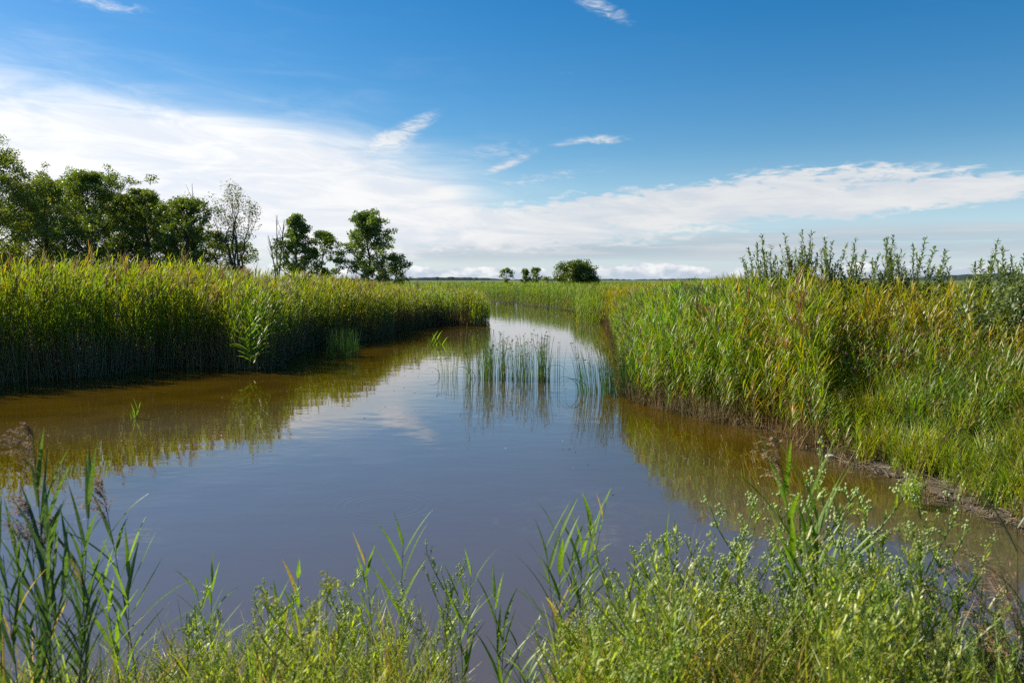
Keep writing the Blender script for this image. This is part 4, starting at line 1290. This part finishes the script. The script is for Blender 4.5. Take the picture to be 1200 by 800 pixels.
def near_weed_proto(name, seed, heads, leafy):
    rng = np.random.default_rng(seed)
    root = bpy.data.objects.new(name, None); root.empty_display_size = 0.1; col.objects.link(root)
    sg, lg, hg = weed_parts(rng, 1.0 * 0.62, heads, leafy)
    sg.build('stem', M_FORE, root, smooth=True); lg.build('foliage', M_FORE, root, smooth=True)
    if heads: hg.build('blossom', M_HEAD, root, smooth=True)
    return root


protos = [near_weed_proto('flowering_weed', 200 + k, True, 0.75) for k in range(5)]
leafyp = [near_weed_proto('leafy_weed', 300 + k, k % 2 == 0, 1.9) for k in range(4)]
used = set()


def put_weed(p, x, y, h, rz, label, group):
    z = gzf(x, y) - 0.01
    if p.name not in used:
        used.add(p.name); r = p
    else:
        r = p.copy(); col.objects.link(r)
        for ch in [c for c in bpy.data.objects if c.parent is p]:
            c = ch.copy(); col.objects.link(c); c.parent = r
    r.location = (x, y, z); r.rotation_euler = (random.uniform(-0.1, 0.1), random.uniform(-0.12, 0.12), rz)
    s = h / 0.60
    r.scale = (s * 0.95, s * 0.95, s)
    tag(r, label, 'weed', group)
    return r


HG = 'pale budded weeds on the near bank'
LG = 'bright leafy weeds on the near bank'
# (tip px, tip py, distance, label)
named = [
    (725, 660, 3.35, 'pale budded weed at the left end of the budded stand, beside the bushy reeds'),
    (700, 712, 3.1, 'short pale budded weed low at the left of the budded stand'),
    (762, 652, 3.45, 'pale budded weed in front of the forked reed shoot'),
    (792, 690, 3.1, 'low pale budded weed below the forked reed shoot'),
    (826, 634, 3.55, 'upright pale budded weed between the forked reed and the twin tall weeds'),
    (868, 610, 3.5, 'tall pale budded weed with arching top, left of the straw plume'),
    (852, 672, 3.15, 'pale budded weed in the front row below the arching weed'),
    (905, 640, 3.3, 'pale budded weed right under the straw plumed reed'),
    (962, 578, 3.4, 'tallest pale budded weed, right of the broad reed blades'),
    (992, 588, 3.35, 'pale budded weed touching the tallest one on its right'),
    (930, 668, 3.1, 'front row pale budded weed at the foot of the broad reed blades'),
    (1030, 606, 3.35, 'thin pale budded weed with open branches against the brown shallows'),
    (1066, 600, 3.4, 'sprawling pale budded weed farthest right of the tall ones'),
    (1092, 652, 3.2, 'pale budded weed at the right end of the stand over dark water'),
    (1010, 680, 3.1, 'dense low pale budded weed right of the centre of the stand'),
    (760, 740, 2.9, 'nearest pale budded weed at the bottom left of the stand'),
    (870, 735, 2.85, 'nearest pale budded weed at the bottom middle of the stand'),
    (975, 740, 2.85, 'nearest pale budded weed at the bottom right of the stand'),
    (518, 668, 3.7, 'small budded weed standing alone beside the bare water gap'),
]
for i, (tx, ty, D, lab) in enumerate(named):
    t = at_dist(tx, ty, D)
    h = t[2] - gzf(t[0], D)
    put_weed(protos[i % 5], t[0], D, h, random.uniform(0, 6.28), lab, HG)
named2 = [
    (205, 735, 3.1, 'bright leafy weed at the left end of the weeds beside the reeds'),
    (250, 712, 3.3, 'bright leafy weed under the pale reed shoots'),
    (292, 705, 3.4, 'bright leafy weed between the pale shoots and the erect leaf pair'),
    (338, 722, 3.3, 'bright leafy weed below the erect pair of reed leaves'),
    (385, 692, 3.5, 'bright leafy weed with small buds right of the erect leaf pair'),
    (432, 700, 3.4, 'bright leafy weed below the left leaning reed shoot'),
    (478, 712, 3.35, 'bright leafy weed at the foot of the forked upright shoot'),
    (505, 735, 3.1, 'bright leafy weed at the right end before the water gap'),
    (270, 750, 2.9, 'low leafy weed in the front row on the left'),
    (350, 755, 2.85, 'low leafy weed in the front row under the erect leaf pair'),
    (430, 752, 2.85, 'low leafy weed in the front row under the leaning shoot'),
    (660, 730, 3.1, 'leafy weed at the foot of the bushy reed group'),
]
for i, (tx, ty, D, lab) in enumerate(named2):
    t = at_dist(tx, ty, D)
    h = t[2] - gzf(t[0], D)
    put_weed(leafyp[i % 4], t[0], D, h, random.uniform(0, 6.28), lab, LG)

# filler that nobody could count: the same herbs and grass close to the camera
def weed_tpl(seed, heads, leafy):
    rng = np.random.default_rng(seed)
    a, b, c = weed_parts(rng, 0.62, heads, leafy)
    g = G()
    for q in (a, b, c):
        if q.n: g.add(*q.out())
    return g.out()


T_w = [weed_tpl(400 + k, k % 2 == 0, 1.5) for k in range(6)]
prof_x = np.array([-200, 150, 190, 230, 300, 400, 480, 520, 560, 640, 680, 740, 820, 880, 960, 1080, 1110, 1150, 1400])
prof_t = np.array([775, 785, 760, 750, 742, 735, 738, 765, 800, 770, 735, 700, 685, 672, 660, 680, 715, 745, 750])     # how high the mass reaches
n = 270
X, Y = R.uniform(-2.6, 3.2, n), R.uniform(2.35, 3.75, n)
pxs = 600 + X / (Y) * FPX
top = np.interp(pxs, prof_x, prof_t) + R.uniform(-25, 75, n)
hz = np.array([at_dist(px, t, yy)[2] for px, t, yy in zip(pxs, top, Y)]) - gz(X, Y)
keep = (hz > 0.16) & (pxs > -120) & (pxs < 1350) & ((pxs < 525) | (pxs > 650) | (R.random(n) < 0.04)) & ((pxs > 170) | (R.random(n) < 0.3)) & ((pxs < 1120) | (R.random(n) < 0.5))
X, Y, hz = X[keep], Y[keep], np.clip(hz[keep], 0.16, 1.1)
n = len(X)
T = np.stack([X, Y, gz(X, Y) - 0.02], 1)
S = np.stack([np.clip(hz / 0.6, 0.5, 1.3), hz / 0.6], 1)
replicate('near_undergrowth', T_w, R.integers(0, len(T_w), n), T, S, R.uniform(0, 6.28, n), R.normal(0, 0.09, (n, 2)), tints(n, X, Y, 0.15, 0.15), M_FORE, label='tangle of bright green weeds and buds along the bottom', cat='weeds')
T_g = [grass_tpl(rg, 16, 0.5, 0.0062, 0.05, np.array([0.18, 0.26, 0.03]), np.array([0.30, 0.36, 0.05]), 0.2, seg=6) for _ in range(6)]
n = 560
X, Y = R.uniform(-2.7, 3.3, n), R.uniform(2.4, 3.95, n)
pxs = 600 + X / Y * FPX
top = np.interp(pxs, prof_x, np.minimum(prof_t, 770)) + R.uniform(-55, 60, n)
hz = np.clip(np.array([at_dist(px, t, yy)[2] for px, t, yy in zip(pxs, top, Y)]) - gz(X, Y), 0.15, 0.9)
keep = ((pxs < 515) | (pxs > 650) | (R.random(n) < 0.10))
X, Y, hz = X[keep], Y[keep], hz[keep]; n = len(X)
S = np.stack([np.full(n, 1.0), hz / 0.48], 1)
replicate('near_grass', T_g, R.integers(0, 6, n), np.stack([X, Y, gz(X, Y) - 0.01], 1), S, R.uniform(0, 6.28, n), R.normal(0, 0.12, (n, 2)), tints(n, X, Y, 0.2, 0.25), M_FORE, label='long loose grass blades among the weeds along the bottom', cat='grass')


# grass with pinkish panicles in the right corner
def panicle_grass(px, py, D, label, seed, n=10):
    rng = np.random.default_rng(seed)
    b = at_dist(px + 60, 700, D); bz = gzf(b[0], D)
    root = empty('panicle_grass', (b[0], D, bz), label, 'grass plant', 'grasses with reddish panicles in the right corner')
    tip = at_dist(px, py, D) - np.array([b[0], D, bz])
    sg, lg, pg = G(), G(), G()
    for i in range(n):
        tp = tip + np.array([rng.normal(0, 0.10), rng.normal(0, 0.08), rng.normal(0, 0.06)])
        zs = np.linspace(0, 1, 9)
        P = np.array([tp * np.array([z ** 1.8, z, z ** 0.8]) for z in zs])
        sg.tube(P, 0.0014 * (1 - zs * 0.6), (0.20, 0.19, 0.08), 4)
        for k in range(22):
            f = rng.uniform(0.68, 1.0); p = np.array([np.interp(f, zs, P[:, q]) for q in range(3)])
            az = rng.normal(pi, 0.9)
            Pb, Wd, S_, U = blade(rng, p, az, rng.uniform(0.8, 1.6), 0.6, rng.uniform(0.03, 0.07), 0.0055, 3, wprof=[0.15, 0.3, 1, 0.3])
            pg.strip(Pb, Wd, S_, np.array([0.36, 0.21, 0.13]) * rng.uniform(0.6, 1.3))
        for k in range(5):
            f = rng.uniform(0.0, 0.6); p = np.array([np.interp(f, zs, P[:, q]) for q in range(3)])
            Pb, Wd, S_, U = blade(rng, p, rng.normal(pi, 1.2), rng.uniform(0.2, 0.7), rng.uniform(0.3, 1.3), rng.uniform(0.18, 0.34), 0.007, 7)
            c = np.array([0.09, 0.14, 0.03]) * rng.uniform(0.8, 1.4)
            lg.fold(Pb, Wd, S_, U, c, c * 1.2)
    sg.build('stem', M_FORE, root); lg.build('foliage', M_FORE, root); pg.build('panicle', M_PLUME, root)


panicle_grass(1120, 672, 3.2, 'arching grass with a reddish panicle over the shallow water, right corner', 501)
panicle_grass(1165, 655, 3.0, 'taller reddish panicle grass against the right edge', 502)
panicle_grass(1180, 730, 2.8, 'lowest panicle grass in the bottom right corner', 503)


# small single things on the right shallows
def stone_at(px, py, r, label):
    x, y = on_water(px, py)
    rng = np.random.default_rng(9)
    g = G(); g.ball(np.zeros(3), 1.0, (0.5, 0.47, 0.42))
    V = g.V[-1] * np.array([r * 1.5, r, r * 0.7]) * rng.uniform(0.85, 1.12, (len(g.V[-1]), 1)) + np.array([0, 0, r * 0.25])
    g.V[-1] = V
    o = g.build('stone', M_DRY, smooth=True); o.location = (x, y, 0.0)
    tag(o, label, 'stone')


stone_at(973, 536, 0.045, 'small pale stone lying in the shallow water by the right shore')
x_, y_ = on_water(1068, 592)
gt = empty('green_tuft', (x_, y_, -0.02), 'low yellow green tuft growing out of the shallows off the right shore', 'plant')
rt = np.random.default_rng(77)
a_, b_, c_ = weed_parts(rt, 0.32, False, 2.2)
g2 = G()
for k in range(6):
    V_, F_, C_ = (lambda q: q.out())(weed_parts(rt, 0.30, False, 1.6)[1])
    an = rt.uniform(0, 6.28); V_ = V_ + np.array([cos(an) * 0.09, sin(an) * 0.06, -0.05])
    g2.add(V_, F_, C_)
g2.add(*b_.out())
a_.build('stem', M_FORE, gt); g2.build('foliage', M_FORE, gt)
